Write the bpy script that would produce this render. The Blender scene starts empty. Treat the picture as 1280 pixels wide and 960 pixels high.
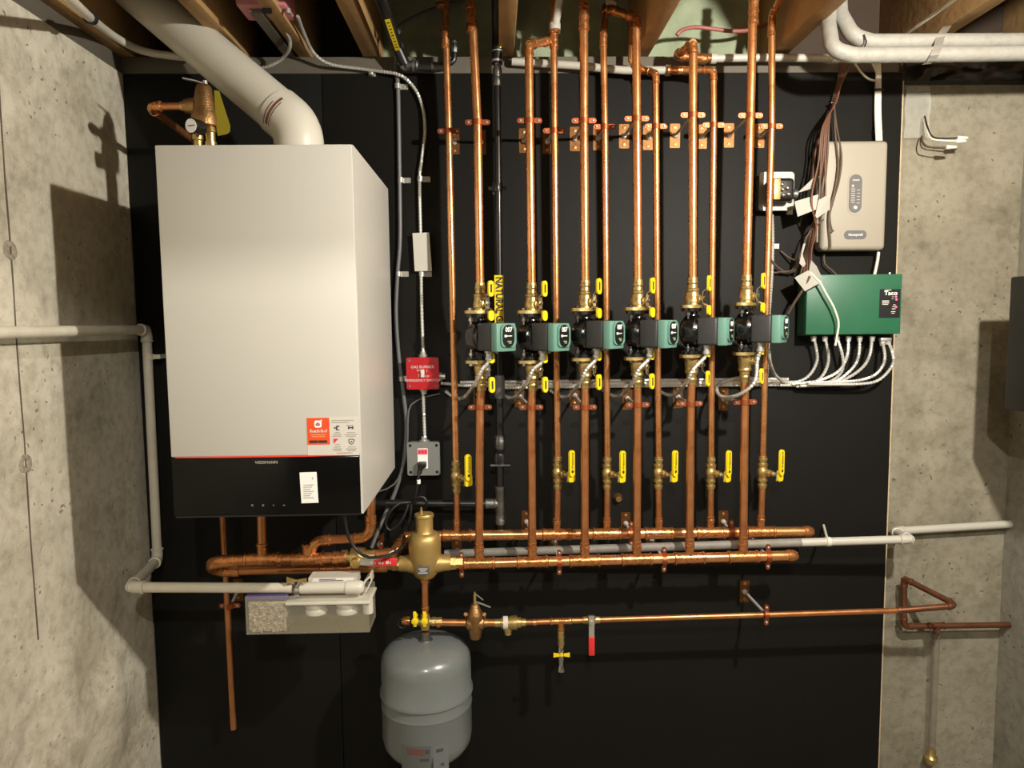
import bpy, bmesh, math, random
from mathutils import Vector as V, Matrix
random.seed(7)
PI = math.pi
SC = bpy.context.scene
COL = SC.collection
# ------------------------------------------------------------------ camera
FPX = 887.0
CAM = V((0, -2.2, 1.55))
psi = math.atan(21 / FPX); pit = math.atan(77 / math.hypot(FPX, 21)); rol = math.radians(0.6)
FW = V((math.sin(psi) * math.cos(pit), math.cos(psi) * math.cos(pit), -math.sin(pit)))
RT = FW.cross(V((0, 0, 1))).normalized(); UP = RT.cross(FW)
RT, UP = RT * math.cos(rol) - UP * math.sin(rol), UP * math.cos(rol) + RT * math.sin(rol)
cd = bpy.data.cameras.new('camera'); cd.sensor_fit = 'HORIZONTAL'; cd.sensor_width = 36; cd.lens = 36 * FPX / 1280
cd.clip_start = 0.02; cd.clip_end = 50
co = bpy.data.objects.new('camera', cd); COL.objects.link(co)
co.matrix_world = Matrix(((RT.x, UP.x, -FW.x, CAM.x), (RT.y, UP.y, -FW.y, CAM.y), (RT.z, UP.z, -FW.z, CAM.z), (0, 0, 0, 1)))
SC.camera = co

def ray(x, y): return FW * FPX + RT * (x - 640) + UP * (480 - y)
def P(x, y, d):                       # survey point: photo pixel at d metres in front of the board
    r = ray(x, y); return CAM + r * ((-d - CAM.y) / r.y)
def PX(x, y, X):                      # survey point on a side wall
    r = ray(x, y); return CAM + r * ((X - CAM.x) / r.x)
def PZ(x, y, z):
    r = ray(x, y); return CAM + r * ((z - CAM.z) / r.z)

# ------------------------------------------------------------------ materials
def lin(c): return tuple(((v / 255) / 12.92 if v / 255 <= .04045 else ((v / 255 + .055) / 1.055) ** 2.4) for v in c)
MATS = {}
def mat(name, c, rough=.5, metal=0, var=0, vs=8, bump=0, bs=60, c2=None, spec=.5, coat=0, alpha=1, trans=0, emit=None, es=1, rvar=0):
    m = bpy.data.materials.new(name); m.use_nodes = True; nt = m.node_tree; b = nt.nodes['Principled BSDF']
    col = lin(c) + (1,)
    b.inputs['Base Color'].default_value = col; b.inputs['Roughness'].default_value = rough; b.inputs['Metallic'].default_value = metal
    b.inputs['Specular IOR Level'].default_value = spec; b.inputs['Coat Weight'].default_value = coat; b.inputs['Coat Roughness'].default_value = .1
    b.inputs['Alpha'].default_value = alpha; b.inputs['Transmission Weight'].default_value = trans
    if emit: b.inputs['Emission Color'].default_value = lin(emit) + (1,); b.inputs['Emission Strength'].default_value = es
    if var or bump or rvar:
        tc = nt.nodes.new('ShaderNodeTexCoord')
        if var or rvar:
            n = nt.nodes.new('ShaderNodeTexNoise'); n.inputs['Scale'].default_value = vs; n.inputs['Detail'].default_value = 6
            n.inputs['Roughness'].default_value = .65
            nt.links.new(tc.outputs['Object'], n.inputs['Vector'])
            if var:
                r = nt.nodes.new('ShaderNodeValToRGB'); r.color_ramp.elements[0].position = .5 - var * .5; r.color_ramp.elements[1].position = .5 + var * .5
                r.color_ramp.elements[0].color = (lin(c2) + (1,)) if c2 else tuple(v * (1 - .5) for v in col[:3]) + (1,)
                r.color_ramp.elements[1].color = col
                nt.links.new(n.outputs['Fac'], r.inputs['Fac']); nt.links.new(r.outputs['Color'], b.inputs['Base Color'])
            if rvar:
                mr = nt.nodes.new('ShaderNodeMapRange'); mr.inputs['From Min'].default_value = .3; mr.inputs['From Max'].default_value = .7
                mr.inputs['To Min'].default_value = max(rough - rvar, .03); mr.inputs['To Max'].default_value = rough + rvar
                nt.links.new(n.outputs['Fac'], mr.inputs['Value']); nt.links.new(mr.outputs['Result'], b.inputs['Roughness'])
        if bump:
            n2 = nt.nodes.new('ShaderNodeTexNoise'); n2.inputs['Scale'].default_value = bs; n2.inputs['Detail'].default_value = 4
            bp = nt.nodes.new('ShaderNodeBump'); bp.inputs['Strength'].default_value = bump; bp.inputs['Distance'].default_value = .01
            nt.links.new(tc.outputs['Object'], n2.inputs['Vector']); nt.links.new(n2.outputs['Fac'], bp.inputs['Height']); nt.links.new(bp.outputs['Normal'], b.inputs['Normal'])
    MATS[name] = m
    return m

COPPER = mat('copper', (236, 174, 116), .28, .88, var=.35, vs=16, c2=(222, 150, 94), rvar=.06)
COPPER_D = mat('copper_tarnished', (206, 142, 92), .36, .84, var=.45, vs=22, c2=(184, 118, 72), rvar=.1)
COPPER_F = mat('copper_fitting', (224, 156, 98), .28, .84, var=.6, vs=60, c2=(178, 112, 64), bump=.14, bs=90, rvar=.1)
COPPER_P = mat('copper_plated_strap', (158, 86, 52), .45, .8)
PLATE = mat('brassy_wall_plate', (122, 82, 42), .45, .8, var=.5, vs=60, c2=(92, 58, 30))
ROD = mat('bright_rod', (196, 194, 188), .4, .35)
COPPER_O = mat('old_brown_copper', (150, 100, 74), .4, .8, var=.5, vs=22, c2=(112, 70, 48))
PVCS = mat('pale_drain_plastic', (178, 174, 162), .4)
PVCG = mat('drain_grey_plastic', (134, 130, 121), .6, 0, var=.4, vs=30, c2=(112, 108, 100))  # greyer tone for the drain length behind the manifold
BRASS = mat('brass', (214, 190, 128), .34, .85, var=.5, vs=60, c2=(178, 148, 90), bump=.1, bs=200)
BRONZE = mat('bronze_cast', (176, 138, 92), .42, .9, var=.5, vs=40, c2=(140, 104, 66), bump=.2, bs=220)
BRASS_B = mat('brass_body', (192, 166, 106), .42, .65, var=.5, vs=25, c2=(176, 144, 80))
CHROME = mat('chrome', (190, 188, 182), .2, 1)
STEEL = mat('zinc_steel', (190, 188, 180), .38, .7)
GALV = mat('galvanised_iron', (122, 122, 118), .45, .8, var=.5, vs=80, c2=(90, 90, 88), bump=.2, bs=200)
BLACKIRON = mat('black_iron_paint', (28, 28, 28), .35, .1, coat=.2)
CASTBLK = mat('black_enamel_casting', (14, 14, 14), .18, 0, coat=.5, bump=.1, bs=120)
MOTOR = mat('dark_motor_shell', (46, 46, 46), .5, 0, bump=.1, bs=150)
TEAL = mat('grey_green_plastic', (96, 136, 122), .45)
BLK = mat('black_plastic', (18, 18, 18), .4)
GLOSSBLK = mat('gloss_black_panel', (11, 10, 9), .16, 0, spec=.22)
RUBBER = mat('black_rubber', (20, 20, 20), .5)
YEL = mat('yellow_vinyl', (232, 204, 22), .4)
YELD = mat('yellow_tag', (134, 121, 20), .5)
RED = mat('red_vinyl', (205, 48, 48), .4)
REDBOX = mat('red_painted_steel', (178, 20, 30), .35, 0, var=.4, vs=60, c2=(160, 14, 24))
WHITE = mat('white_print', (238, 236, 230), .6)
OFFW = mat('boiler_white_enamel', (192, 189, 180), .35, 0)
PVC = mat('white_pvc', (204, 199, 184), .35)
PVCD = mat('old_white_pvc', (212, 206, 188), .4, var=.4, vs=20, c2=(196, 188, 168))
PAPERW = mat('wire_tag_paper', (164, 161, 150), .8)
PAPER = mat('white_paper', (196, 193, 182), .8)
GREYBOX = mat('grey_steel_box', (128, 130, 126), .45, .3)
GREYPL = mat('grey_plastic', (146, 139, 124), .5)
DGREY = mat('dark_grey_label', (88, 86, 86), .45)
CABLE = mat('grey_cable', (92, 92, 92), .5)
GREEN = mat('green_enamel', (40, 96, 68), .45, var=.3, vs=10, c2=(36, 90, 63))
TANK = mat('grey_tank_paint', (108, 113, 112), .28, 0, coat=.25, var=.35, vs=9, c2=(108, 112, 110))
ORANGE = mat('orange_label', (224, 74, 28), .5)
REDLINE = mat('red_accent', (226, 60, 44), .5)
LABELW = mat('label_white', (200, 196, 186), .6)
PRINT = mat('dark_print', (44, 40, 38), .7)
PRINTG = mat('pale_print', (168, 160, 148), .7)
WOOD = mat('joist_lumber', (176, 140, 90), .75, 0, var=.7, vs=14, c2=(138, 104, 62), bump=.15, bs=40)
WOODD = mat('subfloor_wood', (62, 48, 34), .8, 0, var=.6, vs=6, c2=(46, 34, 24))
SILL = mat('grey_sill_plate', (98, 91, 78), .8, 0, var=.6, vs=20, c2=(86, 80, 70))
PLYEDGE = mat('plywood_edge', (204, 184, 148), .8, 0, var=.6, vs=80, c2=(150, 128, 96))
BOARD = mat('black_painted_plywood', (22, 21, 18), .62, 0, var=.6, vs=5, c2=(18, 17, 15), spec=.2, bump=.05, bs=30)
FOAM = mat('green_spray_foam', (150, 158, 130), .85, 0, var=.6, vs=18, c2=(128, 138, 110), bump=.5, bs=30)
REDLED = mat('red_lamp', (255, 60, 80), .4, emit=(255, 70, 90), es=5)
PEXW = mat('pex_white', (172, 168, 156), .35)
PEXR = mat('pex_red', (138, 78, 70), .4)
WIREB = mat('brown_wire', (104, 66, 47), .5)
WIREW = mat('white_wire', (214, 206, 190), .5)
WIREK = mat('grey_brown_wire', (88, 71, 57), .5)
PINK = mat('pink_box', (176, 108, 112), .6)
INSUL = mat('white_pipe_wrap', (138, 136, 127), .6, 0, var=.4, vs=40, c2=(126, 123, 114), bump=.25, bs=50)
POLY = mat('black_poly_sheet', (24, 21, 18), .3)
CLEARP = mat('clear_plastic', (200, 200, 190), .15, alpha=.28)
CLEARBOX = mat('clear_box_plastic', (206, 200, 180), .12, alpha=.13)
MARBLE = mat('marble_chips', (206, 194, 168), .7, 0, var=.5, vs=90, c2=(84, 60, 36))
WATER = mat('cloudy_water', (120, 108, 62), .1, alpha=.45)
PURPLE = mat('purple_filter', (74, 62, 110), .7)
ARMOR = mat('steel_armor', (206, 204, 196), .32, .55)
REDFACE = mat('red_label', (214, 40, 62), .5)

def concrete(name, c, c2, seam=None):
    m = bpy.data.materials.new(name); m.use_nodes = True; nt = m.node_tree; b = nt.nodes['Principled BSDF']; N = nt.nodes.new; L = nt.links.new
    tc = N('ShaderNodeTexCoord'); b.inputs['Roughness'].default_value = .85; b.inputs['Specular IOR Level'].default_value = .3
    def noise(s, d=8, r=.62):
        n = N('ShaderNodeTexNoise'); n.inputs['Scale'].default_value = s; n.inputs['Detail'].default_value = d; n.inputs['Roughness'].default_value = r
        L(tc.outputs['Object'], n.inputs['Vector']); return n
    def ramp(src, a, bb, ca, cb):
        r = N('ShaderNodeValToRGB'); r.color_ramp.elements[0].position = a; r.color_ramp.elements[1].position = bb
        r.color_ramp.elements[0].color = ca; r.color_ramp.elements[1].color = cb; L(src, r.inputs['Fac']); return r
    def mul(a, bb):
        x = N('ShaderNodeMix'); x.data_type = 'RGBA'; x.blend_type = 'MULTIPLY'; x.inputs['Factor'].default_value = 1
        L(a, x.inputs['A']); L(bb, x.inputs['B']); return x.outputs['Result']
    base = ramp(noise(2.6).outputs['Fac'], .36, .64, lin(c2) + (1,), lin(c) + (1,)).outputs['Color']
    fine = ramp(noise(38, 6).outputs['Fac'], .3, .55, (.78, .77, .75, 1), (1.04, 1.04, 1.04, 1)).outputs['Color']
    base = mul(base, fine)
    # patches of grey laitance
    pt = ramp(noise(5.5, 10, .72).outputs['Fac'], .5, .64, (1, 1, 1, 1), (.76, .75, .73, 1)).outputs['Color']
    base = mul(base, pt)
    base = mul(base, ramp(noise(3.1, 9, .68).outputs['Fac'], .54, .62, (1, 1, 1, 1), (.8, .79, .76, 1)).outputs['Color'])
    # small pits, present only in some areas
    vo = N('ShaderNodeTexVoronoi'); vo.inputs['Scale'].default_value = 38; vo.inputs['Randomness'].default_value = 1
    nz = noise(14, 3); mx = N('ShaderNodeMix'); mx.data_type = 'VECTOR'; mx.inputs['Factor'].default_value = .06
    L(tc.outputs['Object'], mx.inputs['A']); L(nz.outputs['Color'], mx.inputs['B']); L(mx.outputs['Result'], vo.inputs['Vector'])
    pit_ = ramp(vo.outputs['Distance'], .09, .18, (.42, .38, .33, 1), (1, 1, 1, 1)).outputs['Color']
    where = ramp(noise(5.2, 3).outputs['Fac'], .5, .58, (0, 0, 0, 1), (1, 1, 1, 1)).outputs['Color']
    px = N('ShaderNodeMix'); px.data_type = 'RGBA'; px.inputs['A'].default_value = (1, 1, 1, 1); L(where, px.inputs['Factor']); L(pit_, px.inputs['B'])
    base = mul(base, px.outputs['Result'])
    bp = N('ShaderNodeBump'); bp.inputs['Strength'].default_value = .35; bp.inputs['Distance'].default_value = .012
    ad = N('ShaderNodeMath'); ad.operation = 'ADD'; L(noise(9, 8, .7).outputs['Fac'], ad.inputs[0]); L(pit_, ad.inputs[1]); L(ad.outputs[0], bp.inputs['Height'])
    L(bp.outputs['Normal'], b.inputs['Normal']); L(base, b.inputs['Base Color'])
    return m
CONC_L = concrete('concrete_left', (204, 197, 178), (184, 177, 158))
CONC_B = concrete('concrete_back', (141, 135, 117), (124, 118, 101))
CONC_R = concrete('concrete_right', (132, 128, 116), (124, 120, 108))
CONC_F = concrete('concrete_floor', (140, 134, 122), (120, 114, 104))

# ------------------------------------------------------------------ mesh builder
def basis(ax):
    ax = V(ax).normalized(); t = V((0, 0, 1)) if abs(ax.z) < .9 else V((1, 0, 0))
    u = t.cross(ax).normalized(); return u, ax.cross(u)
def fillet(pts, fr, seg=7):
    pts = [V(p) for p in pts]; out = [pts[0]]
    for i in range(1, len(pts) - 1):
        a, c, b = pts[i - 1], pts[i], pts[i + 1]
        da, db = (a - c), (b - c); la, lb = da.length, db.length; da /= la; db /= lb
        ang = da.angle(db)
        if ang > PI - .02: out.append(c); continue
        t = min(fr / math.tan(ang / 2), la * .49 if i > 1 else la * .98, lb * .49 if i < len(pts) - 2 else lb * .98); rr = t * math.tan(ang / 2)
        ctr = c + (da + db).normalized() * (rr / math.sin(ang / 2)); s = c + da * t - ctr; e = c + db * t - ctr
        tot = s.angle(e)
        for k in range(seg + 1):
            w = k / seg; out.append(ctr + (s * math.sin((1 - w) * tot) + e * math.sin(w * tot)) / math.sin(tot))
    out.append(pts[-1]); return out
def spline(pts, step):
    pts = [V(p) for p in pts]; q = [pts[0] * 2 - pts[1]] + pts + [pts[-1] * 2 - pts[-2]]; out = []
    for i in range(1, len(q) - 2):
        n = max(2, int((q[i + 1] - q[i]).length / step))
        for k in range(n):
            t = k / n; a, b, c, d = q[i - 1:i + 3]
            out.append(.5 * ((2 * b) + (c - a) * t + (2 * a - 5 * b + 4 * c - d) * t * t + (3 * b - a - 3 * c + d) * t ** 3))
    out.append(pts[-1]); return out

class B:
    def __init__(s): s.v = []; s.f = []
    def add(s, vs, fs):
        n = len(s.v); s.v += [V(p) for p in vs]; s.f += [tuple(i + n for i in f) for f in fs]; return s
    def tube(s, pts, r, n=12, fr=0, rs=None):
        p = fillet(pts, fr) if fr else [V(q) for q in pts]
        T = []
        for i in range(len(p)):
            a = p[i] - p[i - 1] if i else p[1] - p[0]; b = p[i + 1] - p[i] if i < len(p) - 1 else a
            t = a.normalized() + b.normalized(); T.append(t.normalized() if t.length > 1e-6 else a.normalized())
        u, w = basis(T[0]); vs = []; fs = []
        for i, q in enumerate(p):
            u = (u - T[i] * u.dot(T[i])).normalized(); w = T[i].cross(u); rr = rs[i] if rs else r
            vs += [q + (u * math.cos(2 * PI * k / n) + w * math.sin(2 * PI * k / n)) * rr for k in range(n)]
        for i in range(len(p) - 1):
            for k in range(n): a = i * n + k; b = i * n + (k + 1) % n; fs.append((a, b, b + n, a + n))
        fs += [tuple(range(n - 1, -1, -1)), tuple(range((len(p) - 1) * n, len(p) * n))]
        return s.add(vs, fs)
    def cable(s, pts, r, n=8, step=.02): return s.tube(spline(pts, step), r, n)
    def armor(s, pts, r, n=8, pitch=.0092):
        q = spline(pts, pitch / 2); return s.tube(q, r, n, rs=[r if i % 2 else r * .7 for i in range(len(q))])
    def lathe(s, o, ax, prof, n=20):       # prof: (height along axis, radius)
        o = V(o); ax = V(ax).normalized(); u, w = basis(ax); vs = []; fs = []
        for h, r in prof: vs += [o + ax * h + (u * math.cos(2 * PI * k / n) + w * math.sin(2 * PI * k / n)) * max(r, 1e-5) for k in range(n)]
        for i in range(len(prof) - 1):
            for k in range(n): a = i * n + k; b = i * n + (k + 1) % n; fs.append((a, b, b + n, a + n))
        fs += [tuple(range(n - 1, -1, -1)), tuple(range((len(prof) - 1) * n, len(prof) * n))]
        return s.add(vs, fs)
    def box(s, c, sz, R=None, b=0, seg=2):
        bm = bmesh.new(); bmesh.ops.create_cube(bm, size=1); bmesh.ops.scale(bm, vec=sz, verts=bm.verts)
        if b: bmesh.ops.bevel(bm, geom=bm.edges[:], offset=b, segments=seg, affect='EDGES', profile=.5)
        R = R or Matrix.Identity(3); bm.verts.ensure_lookup_table(); bm.verts.index_update()
        s.add([R @ v.co + V(c) for v in bm.verts], [[v.index for v in f.verts] for f in bm.faces]); bm.free(); return s
    def bx(s, a, b_, bev=0):
        a, b_ = V(a), V(b_); return s.box((a + b_) / 2, [abs(x) for x in (b_ - a)], b=bev)
    def prism(s, out, o, u, v, t):         # outline in (u,v), thickness t along u x v, from 0 to t
        o, u, v = V(o), V(u), V(v); w = u.cross(v).normalized() * t; n = len(out)
        vs = [o + u * x + v * y for x, y in out]; vs += [p + w for p in vs]
        return s.add(vs, [tuple(range(n - 1, -1, -1)), tuple(range(n, 2 * n))] + [(k, (k + 1) % n, (k + 1) % n + n, k + n) for k in range(n)])
    def strip(s, pts, wd, w, t):           # bent flat bar
        pts = [V(p) for p in pts]; wd = V(wd).normalized(); vs = []; fs = []
        for i, p in enumerate(pts):
            a = (p - pts[i - 1]).normalized() if i else (pts[1] - p).normalized(); b = (pts[i + 1] - p).normalized() if i < len(pts) - 1 else a
            n = (a + b).normalized().cross(wd).normalized()
            vs += [p + wd * w / 2 + n * t / 2, p - wd * w / 2 + n * t / 2, p - wd * w / 2 - n * t / 2, p + wd * w / 2 - n * t / 2]
        for i in range(len(pts) - 1):
            for k in range(4): a = i * 4 + k; b = i * 4 + (k + 1) % 4; fs.append((a, b, b + 4, a + 4))
        fs += [(3, 2, 1, 0), tuple(range(len(vs) - 4, len(vs)))]
        return s.add(vs, fs)
    def build(s, name, m, parent=None, label=None, smooth=38):
        me = bpy.data.meshes.new(name)
        if parent is not None: org = wloc(parent)
        else:
            lo = [min(p[i] for p in s.v) for i in range(3)]; hi = [max(p[i] for p in s.v) for i in range(3)]
            org = V(((lo[0] + hi[0]) / 2, (lo[1] + hi[1]) / 2, lo[2]))
        me.from_pydata([p - org for p in s.v], [], s.f)
        bm = bmesh.new(); bm.from_mesh(me); bmesh.ops.recalc_face_normals(bm, faces=bm.faces); bm.to_mesh(me); bm.free()
        me.materials.append(m)
        if smooth: me.shade_smooth(); me.set_sharp_from_angle(angle=math.radians(smooth))
        o = bpy.data.objects.new(name, me); COL.objects.link(o)
        if parent is not None: o.parent = parent
        else: o.location = org
        if label: o['label'] = label
        return o
def build_parts(b, name, m, parent):
    n = len(b.v); par = list(range(n))
    def fd(i):
        while par[i] != i: par[i] = par[par[i]]; i = par[i]
        return i
    for f in b.f:
        for k in f[1:]: par[fd(k)] = fd(f[0])
    isl = {}
    for i in range(n): isl.setdefault(fd(i), []).append(i)
    cl = []
    for ids in isl.values():
        lo = [min(b.v[i][a] for i in ids) - .004 for a in range(3)]; hi = [max(b.v[i][a] for i in ids) + .004 for a in range(3)]
        hit = [c for c in cl if all(c[0][a] <= hi[a] and c[1][a] >= lo[a] for a in range(3))]; ids = set(ids)
        for c in hit: cl.remove(c); lo = [min(lo[a], c[0][a]) for a in range(3)]; hi = [max(hi[a], c[1][a]) for a in range(3)]; ids |= c[2]
        cl.append((lo, hi, ids))
    for lo, hi, ids in cl:
        mp = {i: k for k, i in enumerate(sorted(ids))}; q = B(); q.v = [b.v[i] for i in sorted(ids)]; q.f = [tuple(mp[i] for i in f) for f in b.f if f[0] in ids]; q.build(name, m, parent)
def wloc(o):
    l = V(o.location)
    while o.parent is not None: o = o.parent; l = l + o.location
    return l
def tag(o, label, cat, group=None):
    o['label'] = label; o['category'] = cat
    if group: o['group'] = group
    return o
def thing(name, loc, label, cat, group=None):
    o = bpy.data.objects.new(name, None); o.empty_display_size = .05; COL.objects.link(o); o.location = loc
    return tag(o, label, cat, group)
def struct(o): o['kind'] = 'structure'; return o
def copy_thing(src, loc, rz, label, rx=0):
    r = src.copy(); COL.objects.link(r); r.location = loc; r.rotation_euler = (rx, 0, rz); r['label'] = label
    for ch in src.children:
        c = ch.copy(); COL.objects.link(c); c.parent = r
        for g in ch.children:
            d = g.copy(); COL.objects.link(d); d.parent = c
    return r
def text(body, size, o, u, v, m, parent, name='lettering', align='CENTER', depth=.0006, sx=1, label=None, bold=0):
    cu = bpy.data.curves.new('t', 'FONT'); cu.body = body; cu.size = size; cu.align_x = align; cu.align_y = 'CENTER'; cu.resolution_u = 3; cu.extrude = depth / 2; cu.offset = bold
    ob = bpy.data.objects.new('t', cu); COL.objects.link(ob)
    dg = bpy.context.evaluated_depsgraph_get(); me = ob.evaluated_get(dg).to_mesh()
    u, v = V(u), V(v); w = u.cross(v); b = B(); b.add([V(o) + u * p.co.x * sx + v * p.co.y + w * (p.co.z + depth / 2) for p in me.vertices], [tuple(f.vertices) for f in me.polygons])
    ob.evaluated_get(dg).to_mesh_clear(); bpy.data.objects.remove(ob); bpy.data.curves.remove(cu)
    return b.build(name, m, parent, smooth=0)
def rrect(w, h, r, n=5):
    o = []
    for cx, cy, a0 in ((w / 2 - r, h / 2 - r, 0), (-w / 2 + r, h / 2 - r, 90), (-w / 2 + r, -h / 2 + r, 180), (w / 2 - r, -h / 2 + r, 270)):
        o += [(cx + r * math.cos(math.radians(a0 + 90 * k / n)), cy + r * math.sin(math.radians(a0 + 90 * k / n))) for k in range(n + 1)]
    return o
def ellipse(a, b, n=20): return [(a * math.cos(2 * PI * k / n), b * math.sin(2 * PI * k / n)) for k in range(n)]
X, Y, Z = V((1, 0, 0)), V((0, 1, 0)), V((0, 0, 1))
TOCAM = -Y
ORD = ['first', 'second', 'third', 'fourth', 'fifth', 'sixth']
def collar(b, p, ax, r, h=.012): b.lathe(V(p) - V(ax).normalized() * h / 2, ax, [(0, r * .98), (h * .15, r * 1.2), (h * .85, r * 1.2), (h, r * .98)], 14)
def cup_elbow(b, a, c, e, r, l=.03, fr=None):
    a, c, e = V(a), V(c), V(e); da = (a - c).normalized(); de = (e - c).normalized()
    b.tube([c + da * l, c, c + de * l], r * 1.13, 14, fr or l * .8)
    for d in (da, de): b.lathe(c + d * (l - .004), d, [(0, r * 1.13), (.001, r * 1.26), (.005, r * 1.26), (.007, r)], 14)
def cup_tee(b, c, ax, br, r, rb, l=.03):
    c = V(c); ax = V(ax).normalized(); br = V(br).normalized()
    b.tube([c - ax * l, c + ax * l], r * 1.13, 14); b.tube([c, c + br * (r + l * .6)], rb * 1.15, 12)
    for d, q, k in ((ax, r, l - .004), (-ax, r, l - .004), (br, rb, r + l * .6 - .004)): b.lathe(c + d * k, d, [(0, q * 1.13), (.001, q * 1.27), (.006, q * 1.27), (.009, q)], 14)

# ================================================================== SETTING
XL, XR = -1.094, 1.647
WT = 2.296                                # top of the concrete
JB, JT = 2.345, 2.585                       # joist bottom, top
# ---- walls
def grid_wall(name, m, o, u, v, nu, nv, disp, thick, nrm):
    b = B(); o, u, v, nrm = V(o), V(u), V(v), V(nrm); vs = []
    for j in range(nv + 1):
        for i in range(nu + 1):
            p = o + u * (i / nu) + v * (j / nv); vs.append(p + nrm * disp(p))
    nfr = len(vs); vs += [o - nrm * thick, o + u - nrm * thick, o + u + v - nrm * thick, o + v - nrm * thick]
    fs = [(j * (nu + 1) + i, j * (nu + 1) + i + 1, (j + 1) * (nu + 1) + i + 1, (j + 1) * (nu + 1) + i) for j in range(nv) for i in range(nu)]
    bot = [i for i in range(nu + 1)]; top = [nv * (nu + 1) + i for i in range(nu + 1)]; le = [j * (nu + 1) for j in range(nv + 1)]; ri = [j * (nu + 1) + nu for j in range(nv + 1)]
    fs += [tuple(bot[::-1] + [nfr, nfr + 1]), tuple(top + [nfr + 2, nfr + 3]), tuple(le + [nfr + 3, nfr]), tuple(ri[::-1] + [nfr + 1, nfr + 2]), (nfr, nfr + 3, nfr + 2, nfr + 1)]
    b.add(vs, fs); return struct(b.build(name, m, smooth=30))
from mathutils import noise as MN
SEAM_Y = PX(26, 500, XL).y
def dl(p):
    k = max(0, min(1, (.80 - p.z + .10 * MN.noise(p * 3.0)) / .12))
    k *= max(0, min(1, (-p.y - .03) / .2))
    return k * (.006 + .02 * MN.noise(V((p.x, p.y * 6, p.z * 5))) + .008 * MN.noise(p * 22)) + .0015 * MN.noise(p * 9)
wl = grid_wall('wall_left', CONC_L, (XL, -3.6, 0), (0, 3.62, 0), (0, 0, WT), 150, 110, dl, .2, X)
b = B()
pts = [PX(x_, y_, XL) + X * .0006 for x_, y_ in ((2, 120), (8, 240), (17, 370), (26, 500), (36, 660), (46, 797))]
b.strip([V((XL + .0006, SEAM_Y + .0015 * math.sin(k * 1.7), WT - .02 - (WT - .83) * k / 12)) for k in range(13)], Y, .0045, .001)
b.build('form_seam', mat('seam_dark_line', (92, 84, 70), .9), wl)  # thin dark strip for the groove between the wall forms
for px_, py_ in ((12, 313), (30, 580)):
    c = PX(px_, py_, XL); b = B(); c.y = SEAM_Y
    b.lathe(c - X * .002, X, [(0, .024), (.003, .022), (.0048, .016), (.003, .009), (.002, .006)], 18)
    for v_ in b.v: v_ += V((0, .004 * MN.noise(v_ * 60), .004 * MN.noise(v_ * 70 + V((3, 1, 2)))))
    b.build('form_tie', mat('tie_patch', (176, 168, 150), .8, 0, var=.5, vs=90, c2=(96, 88, 74)), wl)
def db_(p): return .003 * MN.noise(p * 4)
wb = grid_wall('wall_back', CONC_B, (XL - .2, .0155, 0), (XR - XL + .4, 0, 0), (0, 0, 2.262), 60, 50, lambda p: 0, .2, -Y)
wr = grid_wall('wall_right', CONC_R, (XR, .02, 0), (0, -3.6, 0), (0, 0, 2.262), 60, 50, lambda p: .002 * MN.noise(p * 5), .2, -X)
b = B(); b.bx((-3.5, -5.5, -.1), (3.5, .3, 0)); struct(b.build('floor', CONC_F))
# ---- sill, rim, joists, subfloor
b = B(); b.bx((XL - .02, .004, 2.296), (1.24, .16, JB), .003); struct(b.build('trim_1', SILL))
b = B(); b.bx((-1.5, -3.6, WT - .001), (XL - .004, .1, JB + .03), .003); struct(b.build('trim_7', SILL))
b = B(); b.bx((1.24, .03, 2.262), (XR + .2, .16, JB), .003); struct(b.build('trim_2', SILL))
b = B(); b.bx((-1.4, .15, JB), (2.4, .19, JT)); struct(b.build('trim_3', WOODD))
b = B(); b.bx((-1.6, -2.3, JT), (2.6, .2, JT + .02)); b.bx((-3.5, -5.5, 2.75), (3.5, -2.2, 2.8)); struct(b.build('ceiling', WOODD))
jx = [(-1.078, .046), (-.745, .046), (-.555, .04), (-.36, .046), (.045, .046), (.452, .046), (.868, .05), (1.275, .046), (1.68, .046)]
for i, (x_, w_) in enumerate(jx):
    b = B(); b.bx((x_ - w_ / 2, -2.3, JB), (x_ + w_ / 2, .15, JT), .003); struct(b.build('ceiling_joist', WOOD))
b = B(); b.bx((-3.2, -2.34, 2.325), (3.2, -2.3, 2.75), .003); struct(b.build('ceiling_light_block', WOOD))  # unseen beam, added to cut off the rear bulb's light higher up
# ---- foam in the rim bays
for i in range(3, 6):
    x0 = jx[i][0] + jx[i][1] / 2; x1 = jx[i + 1][0] - jx[i + 1][1] / 2
    def df(p): return .02 * MN.noise(p * 7) + .012 * MN.noise(p * 19)
    o = grid_wall('trim_%d' % (i + 1), FOAM, (x0, .1, JB + .001), (x1 - x0, 0, 0), (0, 0, JT - JB - .002), 30, 20, df, .04, -Y); o['label'] = 'pale green spray foam filling the rim bay between joists'

# ================================================================== BOARD
bl, br_ = -1.09, 1.255
t = thing('backing_board', ((bl + br_) / 2, 0, 0.02), 'large matte black painted plywood board covering the back wall', 'board')
b = B(); seam = P(403, 130, 0).x
b.bx((bl, 0, .02), (seam - .0012, .0145, 2.294), .0008); b.bx((seam + .0012, 0, .02), (br_ - .004, .0145, 2.294), .0008)
b.build('plywood_sheet', BOARD, t)
b = B(); b.bx((br_ - .004, .0004, .02), (br_, .0145, 2.27)); b.build('bare_edge', PLYEDGE, t, 'pale unpainted plywood edge')

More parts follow.
